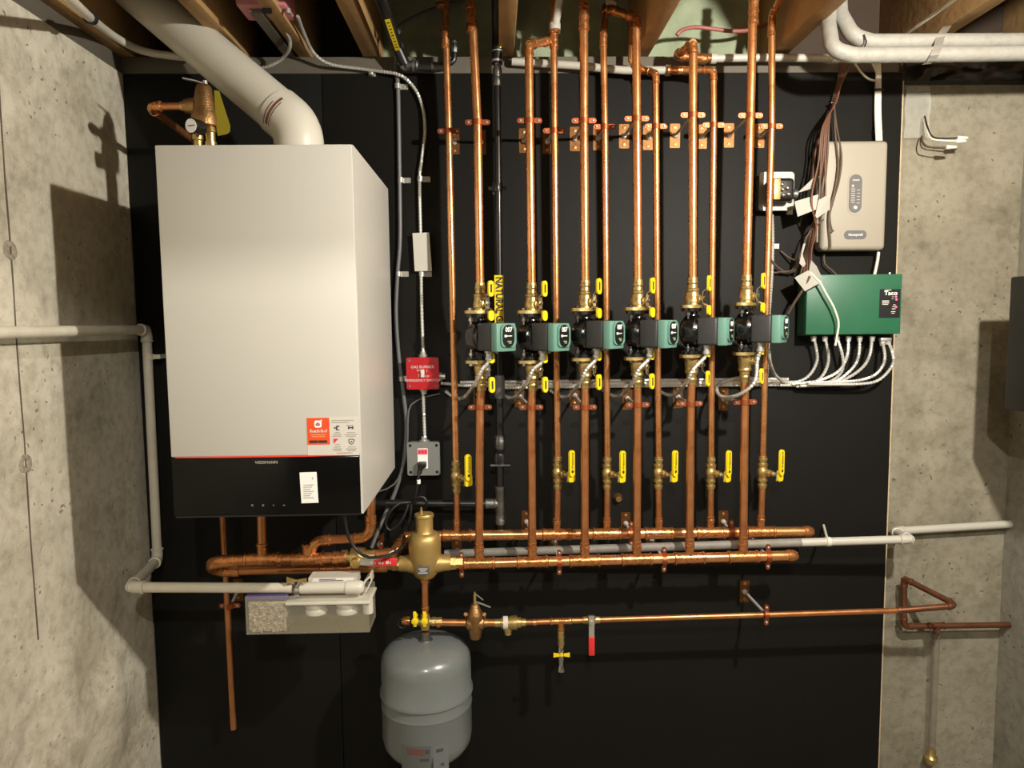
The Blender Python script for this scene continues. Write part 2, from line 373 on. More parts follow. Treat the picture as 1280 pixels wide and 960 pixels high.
# ================================================================== BOILER
bx0, bx1, bz0, bz1, bd = -.753, -.314, 1.107, 1.953, .56
split = 1.247
t = thing('wall_hung_boiler', ((bx0 + bx1) / 2, -.03, bz0), 'tall white wall-hung boiler with black control panel along its bottom', 'boiler')
b = B(); b.bx((bx0, -.555, split), (bx1, -.03, bz1), .004); b.bx((bx0, -.5, bz0 + .004), (bx1, -.03, split), .002)
b.bx((bx1 - .004, -.559, bz0), (bx1 + .0012, -.03, bz1 - .002)); b.bx((bx0 - .001, -.485, bz0), (bx0 + .003, -.03, bz1 - .002))
b.build('casing', OFFW, t)
b = B(); b.bx((bx0 + .001, -.561, split), (bx1 - .0005, -.552, bz1 - .001), .003); b.build('front_cover', OFFW, t)
cp = B(); cp.bx((bx0 + .0005, -.56, bz0), (bx1 - .0042, -.49, split - .003), .003); cpo = cp.build('control_panel', GLOSSBLK, t, 'glossy black control panel')
b = B(); b.prism([(0, -.0015), (.1, -.0025), (.3, -.0025), (.39, -.001), (.39, 0), (.3, .0008), (.1, .0012), (0, .0005)], (bx0 + .012, -.5615, split), X, Z, .001)
b.build('accent_line', REDLINE, t, 'thin red line above the black panel')
yf = -.5615
def pf(px, py): return P(px, py, .5615)
# sticker
A, C_ = pf(383, 522), pf(449, 569)
b = B(); b.bx((A.x, yf, C_.z), (C_.x, yf + .001, A.z)); sk = b.build('information_sticker', LABELW, t, 'white and orange information sticker')
a, c = pf(383.5, 522.5), pf(412.5, 555.5); b = B(); b.bx((a.x, yf - .0006, c.z), (c.x, yf, a.z)); b.build('orange_field', ORANGE, sk)
ic = pf(397.5, 530); b = B(); b.prism(rrect(.0165, .0165, .004), ic - Y * .0008, X, Z, .0006); b.build('house_icon', WHITE, sk)
b = B(); b.prism([(-.0048, -.004), (.0048, -.004), (.0048, .001), (0, .0045), (-.0048, .001)], ic - Y * .0016, X, Z, .0004); b.build('house_shape', PINK, sk)
b = B(); b.prism(ellipse(.0018, .0018, 10), pf(401.7, 525.5) - Y * .0008, X, Z, .0004); b.build('icon_dot', WHITE, sk)
b = B()
for k, (w, h) in enumerate(((.0028, .0072), (.0022, .0046), (.0042, .0046), (.0022, .0048), (.0026, .0068), (.0018, .0044), (.0030, .0076), (.0022, .0046), (.0022, .0046), (.0018, .0076))):
    q = pf(398, 540.5); x_ = q.x - .0195 + k * .0041; b.prism([(0, 0), (w, 0), (w + h * .16, h), (h * .16, h)], V((x_, q.y - .0006, q.z)), X, Z, .0006)
b.build('title_lettering', LABELW, sk)
b = B()
for k, w in ((543.5, .034), (545.7, .030)): q = pf(398, k); b.bx((q.x - w / 2, yf - .001, q.z - .0009), (q.x + w / 2, yf - .0002, q.z + .0009))
b.build('small_print', mat('peach_print', (240, 150, 100), .6), sk)
b = B(); q = pf(398, 552); b.bx((q.x - .0205, yf - .001, q.z - .003), (q.x - .0007, yf, q.z + .003)); b.bx((q.x + .0007, yf - .001, q.z - .003), (q.x + .0205, yf, q.z + .003)); b.build('store_badge', PRINT, sk)
b = B()
for py, x0, w in ((525.5, 414.5, 28), (528, 414.5, 22), (540.5, 419, 6), (543, 417, 10), (545.2, 416, 11), (540.5, 434, 10), (543.2, 431, 16), (545.3, 433, 12), (555.5, 419, 6), (558.5, 418, 8), (561, 416, 11), (563, 418, 9), (558.5, 436, 9), (561, 433, 13), (563, 435, 10), (566, 421, 20), (531.5, 433, 9)):
    q, r = pf(x0, py), pf(x0 + w, py); b.bx((q.x, yf - .0008, q.z - .0009), (r.x, yf, q.z + .0009))
b.build('small_print', PRINTG, sk)
b = B()
q = pf(421, 535); b.bx((q.x - .0015, yf - .0008, q.z - .005), (q.x + .0015, yf, q.z + .005)); b.bx((q.x - .006, yf - .0008, q.z - .001), (q.x - .003, yf, q.z + .002)); b.bx((q.x + .0015, yf - .0008, q.z + .003), (q.x + .006, yf, q.z + .0055)); b.bx((q.x + .0015, yf - .0008, q.z - .0055), (q.x + .006, yf, q.z - .004))
q = pf(438.5, 534.5); b.bx((q.x - .006, yf - .0008, q.z - .003), (q.x - .003, yf, q.z + .003)); b.bx((q.x + .003, yf - .0008, q.z - .003), (q.x + .006, yf, q.z + .003)); b.bx((q.x - .003, yf - .0008, q.z - .001), (q.x + .003, yf, q.z + .001))
q = pf(439.5, 552); sh = [(-.006, .005), (0, .0062), (.006, .005), (.006, 0), (.003, -.0045), (0, -.0062), (-.003, -.0045), (-.006, 0)]
for k in range(8):
    p0, p1 = sh[k], sh[(k + 1) % 8]; b.strip([q + X * p0[0] + Z * p0[1] - Y * .0004, q + X * p1[0] + Z * p1[1] - Y * .0004], Y, .0008, .0013)
b.bx((q.x - .001, yf - .0008, q.z - .0015), (q.x + .0015, yf, q.z + .0015))
b.build('pictograms', PRINT, sk)
q = pf(420.5, 551); b = B(); b.prism([(-.006, .005), (.005, .005), (-.006, -.006)], q - Y * .0006, X, Z, .0005); b.build('red_corner_mark', REDFACE, sk)
# rating tag on control panel
def pc(px, py): return P(px, py, .5605)
b = B(); u = (pc(395.8, 589.8) - pc(374.5, 590.5)); v = pc(375, 590.5) - pc(377.5, 629)
b.prism([(0, 0), (1, 0), (1, 1), (0, 1)], pc(377, 629) - Y * .0004, u, v, .0005); rt = b.build('rating_label', WHITE, cpo, 'white rating label')
b = B()
for k in range(7):
    q = pc(379.5, 606 + k * 2.7); b.bx((q.x, -.5622, q.z - .0008), (q.x + .024 - .008 * (k % 3) * .5, -.5612, q.z + .0008))
q = pc(391, 598); b.prism([(-.002, .003), (.002, .003), (0, -.003)], q - Y * .001, X, Z, .0005)
for o_ in [b.build('label_print', PRINTG, cpo)]: pass
q = pc(333, 578); text('VIESSMANN', .0095, q - Y * .0004, X, Z, PRINTG, cpo, sx=1.05)
b = B()
for px, s in ((315.5, .0032), (329, .003), (342, .002), (355, .003)):
    q = pc(px, 631.5); b.prism(ellipse(s, s * (.6 if px > 350 else 1), 12), q - Y * .0006, X, Z, .0004)
b.build('touch_icons', DGREY, cpo)
b = B(); b.bx((bx0 + .006, -.5605, bz0 - .003), (bx1 - .006, -.45, bz0 + .001)); b.build('lower_lip', BLK, cpo)

# ================================================================== VENT PIPE
t = thing('vent_pipe', P(373, 179, .28), 'fat white plastic vent pipe rising from the boiler top into the joists', 'pipe')
rv = .06
p0, p1, p2 = P(373, 183, .28), P(373, 160, .28), P(140, -36, .06)
p0.x = p1.x; p0.y = p1.y; p0.z = bz1 - .004
b = B(); path = fillet([p0, p1, p2], .085, 12); e = [q for q in path]
b.tube([path[-2] + (path[-1] - path[-2]).normalized() * .02, path[-1]], rv, 32); b.build('straight_pipe', PVC, t)
b = B(); dv = (p2 - p1).normalized(); b.tube(path[:-1] + [path[-2] + dv * .036], rv * 1.06, 32); b.build('elbow', PVC, t)
b = B(); c = path[-2] + dv * .008; uu, ww = basis(dv)
# printed band around the camera-facing side
fc = (CAM - c); fc = (fc - dv * fc.dot(dv)).normalized(); sd = dv.cross(fc)
for off, wd, a0, a1 in ((0, .007, -45, 30), (.010, .0025, -50, 10), (-.009, .002, -45, 20)):
    b.strip([c + dv * off + (fc * math.cos(math.radians(a)) + sd * math.sin(math.radians(a))) * (rv * 1.064) for a in range(a0, a1 + 1, 5)], dv, wd, .0008)
b.build('printed_band', mat('maroon_print', (110, 72, 66), .6), t, 'dark red printed band')

# ================================================================== RELIEF VALVE + GAUGE
dv_ = .33
t = thing('relief_valve', P(264, 180, dv_), 'bronze relief valve with yellow tag on top of the boiler', 'valve')
ctr = P(256, 140, dv_)
b = B(); s = 887 / (2.2 - dv_)
zb = P(258, 160, dv_)
b.lathe(V((ctr.x, ctr.y, zb.z)), Z, [(-.002, .02), (.004, .032), (.026, .033), (.034, .03), (.06, .0265), (.098, .019), (.104, .016), (.108, .008)], 24)
b.lathe(V((ctr.x - .02, ctr.y, P(240, 133, dv_).z)), -X, [(0, .022), (.018, .0195), (.03, .017)], 18)
b.build('valve_body', BRONZE, t)
b = B(); b.lathe(V((ctr.x + .012, ctr.y, zb.z)), -Z, [(0, .014), (.012, .016), (.013, .012), (.034, .0115), (.035, .014), (zb.z - bz1 + .004, .014)], 6 * 3); b.build('brass_nipple', BRASS, t)
b = B(); q = V((ctr.x + .004, ctr.y, zb.z + .108)); b.strip([q, q + V((-.022, -.004, .006)), q + V((-.05, -.01, .01))], Y, .012, .003); b.lathe(q - Z * .006, Z, [(0, .006), (.014, .006)], 10); b.build('test_lever', STEEL, t)
b = B(); o = P(268, 113, dv_ + .005); b.prism([(0, 0), (.012, -.002), (.036, -.088), (.034, -.102), (.026, -.108), (.004, -.112), (0, -.08)], o, X, Z, .0015); b.build('warning_tag', YELD, t, 'yellow warning tag')
g = P(241, 157.5, dv_ + .05)
t = thing('pressure_gauge', g, 'small round pressure gauge in front of the bronze relief valve', 'gauge')
ax = V((-.35, -1, -.1)).normalized()
b = B(); b.lathe(g, ax, [(-.034, .012), (-.03, .018), (0, .0185), (.004, .0195), (.006, .0175)], 24); b.build('case', BLK, t)
b = B(); b.lathe(g + ax * .0058, ax, [(0, .0165), (.001, .0165)], 24); b.build('dial', WHITE, t)
b = B(); gu, gw = basis(ax); b.strip([g + ax * .0075 - gu * .008, g + ax * .0075 + gu * .011], gw, .002, .0006); b.build('needle', PRINT, t)
b = B(); b.lathe(g - ax * .034, -ax, [(0, .008), (.03, .008)], 10); q = P(248, 178, dv_); b.lathe(V((q.x, q.y, bz1 - .003)), Z, [(0, .011), (q.z - bz1 + .006, .011), (q.z - bz1 + .009, .014), (q.z - bz1 + .024, .014)], 12); b.build('connector', BRASS, t)
# discharge pipe
t = thing('discharge_pipe', P(292, 912, .06), 'thin copper discharge pipe running from the relief valve down behind the boiler', 'pipe')
rr = .0095
q0 = V((ctr.x - .05, ctr.y, P(240, 133, dv_).z)); q1 = V((P(186, 137, dv_).x, ctr.y, q0.z)); q2 = P(252, 183, .05); q2 = V((q2.x, -.06, q2.z)); q3 = P(278, 640, .06); q4 = P(292, 911, .06)
b = B(); b.tube([q0, q1, q2, V((q3.x - .02, -.06, q2.z - .2)), q3], rr, 14, .016); b.tube([q3, q4], rr, 14); b.build('tube', COPPER_D, t)
b = B(); cup_elbow(b, q0, q1, q2, rr * 1.15, .03, .022); b.build('elbow', COPPER_F, t)
b = B(); b.lathe(q0 + X * .02, -X, [(0, .012), (.008, .0135), (.02, .0135), (.03, .0115)], 12); b.build('adapter', BRASS, t)

# ================================================================== LEFT CONDENSATE PIPE (white pvc)
t = thing('condensate_pipe', P(197, 700, .05), 'white plastic condensate pipe along the left wall and down beside the boiler', 'pipe')
r = .0135
A0 = V((XL + .035, -2.1, P(170, 411, .06).z)); A1 = V((XL + .035, -.05, P(183, 411, .05).z)); 
E1 = P(183, 412, .05); E2 = P(197, 700, .05); dN = .33; E3 = P(163, 734, dN); E4 = P(366, 735, dN)
A1 = V((E1.x, E1.y, E1.z)); A0 = V((E1.x - .02, -2.15, E1.z))
b = B(); b.tube([A0, A1], r, 16); b.tube([A1, E2], r, 16); b.tube([E2, E3], r, 16); b.tube([E3, E4], r, 16); b.build('tube', PVCD, t)
for a_, c_, e_ in ((A0, A1, E2), (A1, E2, E3), (E2, E3, E4)):
    b = B(); cup_elbow(b, a_, c_, e_, r * 1.05, .035, .022); b.build('elbow', PVCD, t)
q = P(186, 446, .05); b = B(); b.lathe(q - Z * .008, Z, [(0, .016), (.016, .016)], 16); b.bx((q.x, q.y - .003, q.z - .007), (q.x + .035, q.y + .003, q.z + .007), .002); b.bx((q.x + .02, q.y, q.z - .006), (q.x + .034, 0, q.z + .006)); b.build('pipe_strap', PVCD, t)

# ================================================================== PIPE HANGERS
def hanger(plate, clamp, d, r, axis, label, group, pl_label=None, flip=1):
    """plate, clamp: photo points of the wall plate and of the clamp on a pipe whose centre is d off the board"""
    c = P(*clamp, d); t = thing('pipe_hanger', c, label, 'pipe hanger', group)
    b = B(); w = .0072 if axis == 'z' else .0065
    A, S = (Z, X) if axis == 'z' else (X, Z)
    b.lathe(c - A * w, A, [(0, r + .0005), (0, r + .0028), (2 * w, r + .0028), (2 * w, r + .0005)], 16)
    for sg in (-1, 1):
        b.prism(rrect(.024, 2 * w, w * .95), c + S * sg * (r + .011) + (Y * .003 if axis == 'z' else -Y * -.003), S if axis == 'z' else X * 0 + S, A if axis == 'z' else A, .005 if axis == 'z' else -.005)
    b.build('clamp', COPPER_P, t)
    for sg in (-1, 1): b = B(); b.lathe(c + S * sg * (r + .014) - Y * .002, -Y, [(-.004, .0035), (.002, .0035), (.0035, .002)], 8); b.build('clamp_screw', STEEL, t)
    if plate:
        q = P(*plate, 0)
        b = B(); rod = c + Y * r
        b.tube([q - Y * .002, rod], .0042, 8); b.lathe(q, (rod - q), [(0, .0085), (.008, .0085), (.012, .0055)], 10); b.build('rod', ROD, t)
        b = B(); b.prism(rrect(.031, .072, .003), q + Y * .0, X, Z, .0022); pl = b.build('wall_plate', PLATE, t)
        for sg in (-1, 1): b = B(); b.lathe(q + Z * sg * .025 - Y * .002, -Y, [(0, .0055), (.002, .005), (.0025, .003)], 8); b.build('plate_screw', BRONZE, pl)
    return t

# ================================================================== RISERS / RETURNS
DS, DR, RS, RR = .17, .10, .0117, .0098
supply = [  # (top pts..., clamp, valve top)
    dict(clamp=(597, 153), vt=(599.5, 350), axis=(601, 421), low=(600, 509), bot=(599, 690), plate=(601, 178), top=[(588.5, -12)]),
    dict(clamp=(662, 151), vt=(663.5, 347), axis=(665, 421), low=(664, 509), bot=(665.5, 690), plate=(655, 176), top=[(661, 56)]),
    dict(clamp=(730, 151), vt=(731, 345), axis=(731.5, 418), low=(731, 509), bot=(731, 690), plate=(718.5, 174), top=[(730, -14)]),
    dict(clamp=(796, 148.5), vt=(796.5, 344), axis=(797, 417), low=(797, 506), bot=(796, 688), plate=(780, 170.5), top=[(795, 22)]),
    dict(clamp=(866, 144), vt=(865, 343), axis=(865, 414), low=(863.5, 504.5), bot=(862, 685), plate=(843.5, 170), top=[(866.5, 54)]),
    dict(clamp=(938, 144.5), vt=(934.5, 341), axis=(932, 411), low=(931, 502.5), bot=(929, 682), plate=(911, 169.5), top=[(942, -14)])]
ret = [
    dict(clamp=(561, 164), top=(556, -8), mid=(565, 340), bv=(570.5, 596), bot=(571, 660), plate=(568, 178)),
    dict(clamp=(693, 163.5), top=(692, -2), mid=(694.5, 320), bv=(697, 591), bot=(696, 658), plate=(684, 177)),
    dict(clamp=(756, 158.5), top=(754, 42), mid=(757.5, 340), bv=(759, 591.5), bot=(758.5, 658), plate=(747.5, 173)),
    dict(clamp=(820, 158), top=(819.5, 92), mid=(821, 340), bv=(823, 591), bot=(823.5, 658), plate=(810, 172.5)),
    dict(clamp=(892, 156.5), top=(891.5, 88), mid=(890, 340), bv=(888.5, 591), bot=(888, 656), plate=(877, 171)),
    dict(clamp=(964.5, 158), top=(965, 18), mid=(959, 340), bv=(953, 590), bot=(951, 655), plate=(949, 170))]
FL = .0655                                # half the flange-to-flange length

# ---- circulator proto
def oval(a, w): 
    return [(w * math.cos(k * PI / 12) * (1 - .12 * abs(math.sin(k * PI / 12)) ** 3), a * math.sin(k * PI / 12)) for k in range(24)]
def make_pump():
    t = thing('circulator_pump', (0, 0, 0), 'x', 'pump', 'green capped circulator pumps on the supply risers')
    b = B(); b.lathe((0, 0, 0), Z, [(-FL + .006, .016), (-.048, .0155), (-.035, .021), (-.018, .029), (.018, .029), (.035, .021), (.048, .0155), (FL - .006, .016)], 20)
    b.lathe((-.03, 0, 0), X, [(0, .02), (.004, .034), (.014, .045), (.03, .047), (.046, .047), (.052, .042), (.056, .04)], 28); b.build('volute', CASTBLK, t)
    for sg in (-1, 1):
        b = B(); b.prism(oval(.05, .028), (0, 0, sg * FL - (.009 if sg > 0 else 0)), X, Y, .009); b.build('flange', CASTBLK, t)
        for sy in (-1, 1):
            b = B(); o = V((0, sy * .037, sg * FL))
            b.lathe(o, Z * sg, [(-.03, .0035), (-.022, .0035), (-.021, .0075), (-.013, .0075), (-.012, .0035), (.009, .0035), (.0095, .0078), (.016, .0078)], 6); b.build('bolt', CHROME, t)
    b = B(); b.box((.053, 0, 0), (.058, .074, .078), b=.007, seg=3); b.build('motor_housing', MOTOR, t)
    b = B(); b.box((.094, 0, -.001), (.024, .074, .078), b=.004); b.prism(rrect(.058, .062, .014), (.105, .004, .003), Y, Z, .006); cv = b.build('control_cover', TEAL, t, 'grey green plastic cover')
    b = B(); b.prism(rrect(.044, .062, .0215, 8), (.111, .002, .003), Y, Z, .0015); fc = b.build('face_plate', BLK, t, 'black oval face reading 007')
    text('007', .0185, (.1126, .002, .020), Y, Z, WHITE, fc, sx=.95, bold=.0003)
    b = B(); b.bx((.1124, -.014, .0), (.1132, -.005, .006)); b.bx((.1124, -.004, .002), (.1132, .014, .004)); b.build('face_mark', WHITE, fc)
    b = B()
    for k in range(3): b.bx((.1124, -.004 + .003 * k, -.018 + .003 * (2 - k)), (.1132, .012, -.0165 + .003 * (2 - k)))
    b.build('face_print', mat('pale_green_print', (150, 176, 120), .6), fc)
    b = B(); b.lathe((.046, -.012, -.038), -Z, [(0, .0125), (.006, .0125), (.007, .009), (.018, .009), (.019, .011), (.026, .011)], 10); b.box((.046, .012, -.043), (.02, .01, .008), b=.002); b.build('conduit_connector', STEEL, t)
    return t
def make_flange_valve():
    t = thing('isolation_valve', (0, 0, 0), 'x', 'valve', 'brass flanged isolation valves at the pumps')
    b = B(); b.prism(oval(.052, .031), (0, 0, .0005), X, Y, .0085); b.build('flange', BRASS, t)
    b = B(); b.lathe((0, 0, 0), Z, [(.008, .019), (.015, .0185), (.017, .0205), (.03, .0205), (.033, .0185), (.046, .0175), (.048, .019), (.054, .019), (.058, .0148), (.068, .0138), (.07, .0152), (.076, .0152), (.078, .0138), (.088, .0138), (.0885, .0118)], 18)
    b.lathe((.015, 0, .026), X, [(0, .012), (.01, .012), (.011, .009), (.018, .009)], 12); b.build('valve_body', BRASS, t)
    b = B(); b.strip([(.048, 0, .056), (.034, 0, .046), (.033, 0, .026), (.034, 0, .013), (.048, 0, .005)], Y, .0125, .0022)
    b.lathe((.031, 0, .028), X, [(0, .0035), (.004, .0065), (.008, .0065), (.0085, .003)], 6); b.build('handle_bracket', CHROME, t)
    b = B(); b.prism(rrect(.019, .044, .0085), (.0465, 0, .069), Y, Z, .006); b.build('handle_grip', YEL, t, 'yellow grip')
    b = B(); b.prism(rrect(.019, .028, .0085), (.0465, 0, -.006), Y, Z, .006); b.build('handle_tail', YEL, t, 'yellow grip')
    b = B(); b.bx((.0522, -.003, .058), (.0529, .003, .081)); b.build('grip_print', PRINT, t)
    return t
def make_ball_valve():
    t = thing('ball_valve', (0, 0, 0), 'x', 'valve', 'brass ball valves on the return pipes')
    b = B(); pr = [(0, .0172), (.008, .0168), (.014, .0138), (.019, .0138), (.0195, .0155), (.027, .0155), (.0275, .0118), (.036, .0115), (.0365, .0142), (.043, .0142), (.0435, .0122), (.049, .0122), (.0495, .0098)]
    b.lathe((0, 0, 0), Z, [(-h, r_) for h, r_ in reversed(pr[1:])] + pr, 18)
    b.lathe((.012, 0, 0), X, [(0, .011), (.014, .011), (.015, .0085), (.026, .0085)], 10); b.build('valve_body', BRASS, t)
    b = B(); b.lathe((.03, 0, 0), X, [(0, .006), (.022, .006)], 8); b.strip([(.052, 0, -.018), (.053, 0, .004), (.059, 0, .012), (.061, 0, .03)], Y, .018, .003); b.build('handle_lever', STEEL, t)
    b = B(); b.prism(rrect(.021, .078, .0098), (.059, 0, .038), Y, Z, .0065); b.prism(rrect(.025, .034, .006), (.0525, .004, -.002), Y, Z, .007); b.build('handle_grip', YEL, t, 'yellow grip')
    text('Webstone', .0115, (.0658, 0, .046), Z, -Y, PRINT, t, 'grip_print', sx=1.0)
    b = B(); b.lathe((.0652, 0, .014), X, [(0, .0045), (.001, .0045)], 12); b.build('grip_emblem', PRINT, t)
    return t
PUMP, FV, BV = make_pump(), make_flange_valve(), make_ball_valve()
first = dict(p=True, f=True, b=True)
def place(src, key, loc, rz, label, rx=0):
    if first[key]:
        first[key] = False; src.location = loc; src.rotation_euler = (rx, 0, rz); src['label'] = label; return src
    return copy_thing(src, loc, rz, label, rx)
alph = [47, 41, 41, 41, 33, 37]
G_S, G_D, G_R, G_RL = 'upper copper supply risers above the pumps', 'copper drop pipes below the pumps', 'upper copper return risers', 'short return pipes under the ball valves'
notes = ['left of the NATURAL GAS tape', 'topped by a sideways elbow', 'running straight up between joists', 'joined overhead by a crossing elbow', 'topped by a doubled-back loop', 'ending in the wide joist']
for i, s_ in enumerate(supply):
    o = ORD[i]; a = P(*s_['axis'], DS); zt = a.z + FL; zl = a.z - FL
    place(PUMP, 'p', a, -math.radians(alph[i]), f'{o} black pump with grey-green 007 cap, counting from the boiler')
    place(FV, 'f', a + Z * FL, -math.radians(alph[i] + 6), f'brass isolation valve with yellow handle on top of the {o} pump from the boiler')
    place(FV, 'f', a - Z * FL, -math.radians(alph[i] + 6), f'brass isolation valve with yellow handle under the {o} pump from the boiler', rx=PI)
    vt = a + Z * (FL + .079); vb = a - Z * (FL + .079)
    # upper riser
    t = thing('supply_riser', vt, f'{o} front copper riser from the boiler, {notes[i]}', 'pipe', G_S)
    top = P(*s_['top'][0], DS); c = P(*s_['clamp'], DS)
    b = B(); pts = [vt, c, top]
    f_ = B()
    if i == 1:
        e = P(688, 51, DR - .01); b.tube([vt, c, top], RS, 16); b.tube([top, e], RS, 14); cup_elbow(f_, c, top, e, RS, .026, .018); collar(f_, top.lerp(e, .75), e - top, RS, .016)
    elif i == 3:
        e = P(760, 11, DR); b.tube(pts, RS, 16); b.tube([top, e], RS, 14); cup_elbow(f_, c, top, e, RS, .028, .018); collar(f_, top.lerp(e, .8), e - top, RS, .03)
        k0, k1 = P(790, 28, .06), P(788.5, 76, .06)
    elif i == 4:
        e1, e2, e3 = P(845, 70, .06), P(852, 74, .04), P(888, 73, .04)
        b.tube(pts, RS, 16); b.tube([top, e1, e3], RS, 14, .016); cup_elbow(f_, c, top, e1, RS, .026, .02); cup_elbow(f_, top, e1, e3, RS, .024, .018); collar(f_, P(876, 73.5, .04), X, RS * 1.1, .04)
    else:
        b.tube(pts, RS, 16); q = P(*((589, 24) if i == 0 else (730, 22) if i == 2 else (942, 14)), DS); f_.tube([q - Z * .03, q + Z * .03], RS * 1.13, 14); collar(f_, q - Z * .03, Z, RS * 1.05); collar(f_, q + Z * .03, Z, RS * 1.05); collar(f_, q, Z, RS * 1.06, .008)
    b.build('tube', COPPER, t); build_parts(f_, 'fitting', COPPER_F, t)
    # drop pipe
    bt = P(*s_['bot'], DS); lo = P(*s_['low'], DS)
    t = thing('drop_pipe', bt, f'{o} copper drop pipe from the boiler, from pump down to the front manifold', 'pipe', G_D)
    b = B(); b.tube([vb, lo, bt], RS, 16); b.build('tube', COPPER_D, t)
    b = B(); collar(b, bt + Z * .012, Z, RS, .012); collar(b, bt + Z * .026, Z, RS * .96, .008); build_parts(b, 'fitting', COPPER_F, t)
    hanger(s_['plate'], s_['clamp'], DS, RS, 'z', f'copper hanger clamped high on the {o} front riser from the boiler', 'upper pipe hangers')
    q = P(*s_['low'], DS); lp = [(606, 495), (655, 497), (722, 496), (786, 500), (847, 498), (902, 501)][i]
    hanger((lp[0] - 8 + i * 2, lp[1] - 2), s_['low'], DS, RS, 'z', f'copper hanger clamped below the {o} pump from the boiler', 'pipe hangers below the pumps')
rn = ['nearest the boiler', 'ending at a white plastic collar', 'bending over at its top', 'with a low sideways elbow', 'joining the white plastic line', 'passing the terminal box']
for i, s_ in enumerate(ret):
    o = ORD[i]; v_ = P(*s_['bv'], DR); c = P(*s_['clamp'], DR); m_ = P(*s_['mid'], DR); top = P(*s_['top'], DR)
    place(BV, 'b', v_, -math.radians(53), f'{o} yellow-handled ball valve from the boiler, low on a rear return pipe')
    t = thing('return_riser', v_ + Z * .04, f'{o} rear copper riser from the boiler, {rn[i]}', 'pipe', G_R)
    b = B(); f_ = B(); b.tube([v_ + Z * .044, m_, c, top], RR, 14)
    if i == 0:
        q = P(556.5, 45, DR); f_.tube([q - Z * .03, q + Z * .012], RR * 1.15, 14); collar(f_, q + Z * .012, Z, RR * 1.25, .012); collar(f_, q - Z * .03, Z, RR * 1.05)
        collar(f_, P(551.5, 6, DR), Z, RR * 1.3, .014)
    elif i == 1:
        q = P(692.5, 50, DR); f_.tube([q - Z * .02, q + Z * .012], RR * 1.2, 14); collar(f_, q - Z * .018, Z, RR * 1.1); collar(f_, P(693.5, 40, DR), Z, RR * 1.35, .012)
    elif i == 2:
        e = P(758, 12, .05); b.tube([top, e], RR, 12); f_.tube([top - Z * .035, top - Z * .005], RR * 1.14, 12); collar(f_, top - Z * .035, Z, RR); collar(f_, top - Z * .006, Z, RR * 1.05); collar(f_, e, e - top, RR * 1.2, .03)
    elif i == 3:
        e = P(803, 87, .06); e2 = P(789, 76, .055); e3 = P(790, 26, .055); b.tube([top, e, e2, e3], RR, 12, .012); cup_elbow(f_, c, top, e, RR, .026, .016); cup_elbow(f_, top, P(793, 86, .055), e3, RR, .022, .014)
    elif i == 4:
        e = P(838, 88, .06); b.tube([top, e], RR, 12); cup_elbow(f_, c, top, e, RR, .026, .016); collar(f_, P(871, 87.5, .08), X, RR * 1.05); f_.lathe(P(862, 88, .07), -X, [(0, .0105), (.02, .0115), (.055, .0115), (.058, .0135), (.066, .0135)], 14)
    else:
        e = P(985, -20, DR + .1); b.tube([top, e], RR, 12); q = P(964.5, 34, DR); f_.tube([q - Z * .02, q + Z * .02], RR * 1.14, 12); collar(f_, q - Z * .02, Z, RR); cup_elbow(f_, c, top, e, RR, .024, .016)
    b.build('tube', COPPER, t); build_parts(f_, 'fitting', COPPER_F, t)
    bt = P(*s_['bot'], DR)
    t = thing('return_pipe', bt, f'short copper pipe under the {o} low ball valve from the boiler, entering the rear manifold', 'pipe', G_RL)
    b = B(); b.tube([v_ - Z * .044, bt], RR, 14); b.build('tube', COPPER_D, t)
    b = B(); collar(b, bt + Z * .012, Z, RR * 1.05, .012); collar(b, bt + Z * .024, Z, RR, .008); build_parts(b, 'fitting', COPPER_F, t)
    hanger(s_['plate'], s_['clamp'], DR, RR, 'z', f'copper hanger clamped high on the {o} rear riser from the boiler', 'upper pipe hangers')
# pex overhead
def simple(name, bld, m, label, cat, group=None): return tag(bld.build(name, m), label, cat, group)
b = B(); c0 = P(693.5, 36, DR); b.tube([c0, P(701, -12, DR + .05)], .0115, 14); b.lathe(c0 - Z * .004, Z, [(0, .016), (.018, .0165), (.022, .013)], 16); simple('plastic_water_pipe', b, PEXW, 'white plastic pipe with collar above the second rear copper riser', 'pipe')
b = B(); b.lathe(P(552, 3, DR), Z, [(0, .0125), (.03, .0125), (.06, .0125)], 14); simple('plastic_pipe_stub', b, PEXW, 'white plastic pipe stub atop the rear riser nearest the boiler', 'pipe')
b = B(); b.lathe(P(764, 5, .08), V((0, .2, 1)), [(0, .015), (.02, .016), (.024, .0115), (.08, .0115)], 16); simple('plastic_pipe_stub', b, PEXW, 'white plastic pipe stub above the elbow between third and fourth risers', 'pipe')
b = B(); b.tube([P(834, 88, .06), P(780, 88, .045), P(720, 82, .03), P(640, 77, .02)], .0115, 12, .3); b.lathe(P(838, 88, .06), -X, [(0, .0155), (.014, .0155), (.016, .012)], 14); simple('plastic_water_pipe', b, PEXW, 'white plastic pipe lying along the board top behind the middle risers', 'pipe')
b = B(); b.tube([P(890, 73, .04), P(960, 72, .04), P(1040, 73, .04)], .0115, 12, .3); b.lathe(P(888, 73, .04), X, [(0, .0155), (.016, .0155), (.018, .012)], 14); simple('plastic_water_pipe', b, PEXW, 'white plastic pipe along the board top between fifth riser and wrapped pipes', 'pipe')
b = B(); b.cable([P(846, 44, .06), P(852, 38, .06), P(868, 34, .05), P(890, 36, .04), P(915, 39, .03), P(940, 37, .02), P(965, 28, .0)], .0058, 8); simple('plastic_tube', b, PEXR, 'dull red plastic tube lying against the green foam overhead', 'tube')

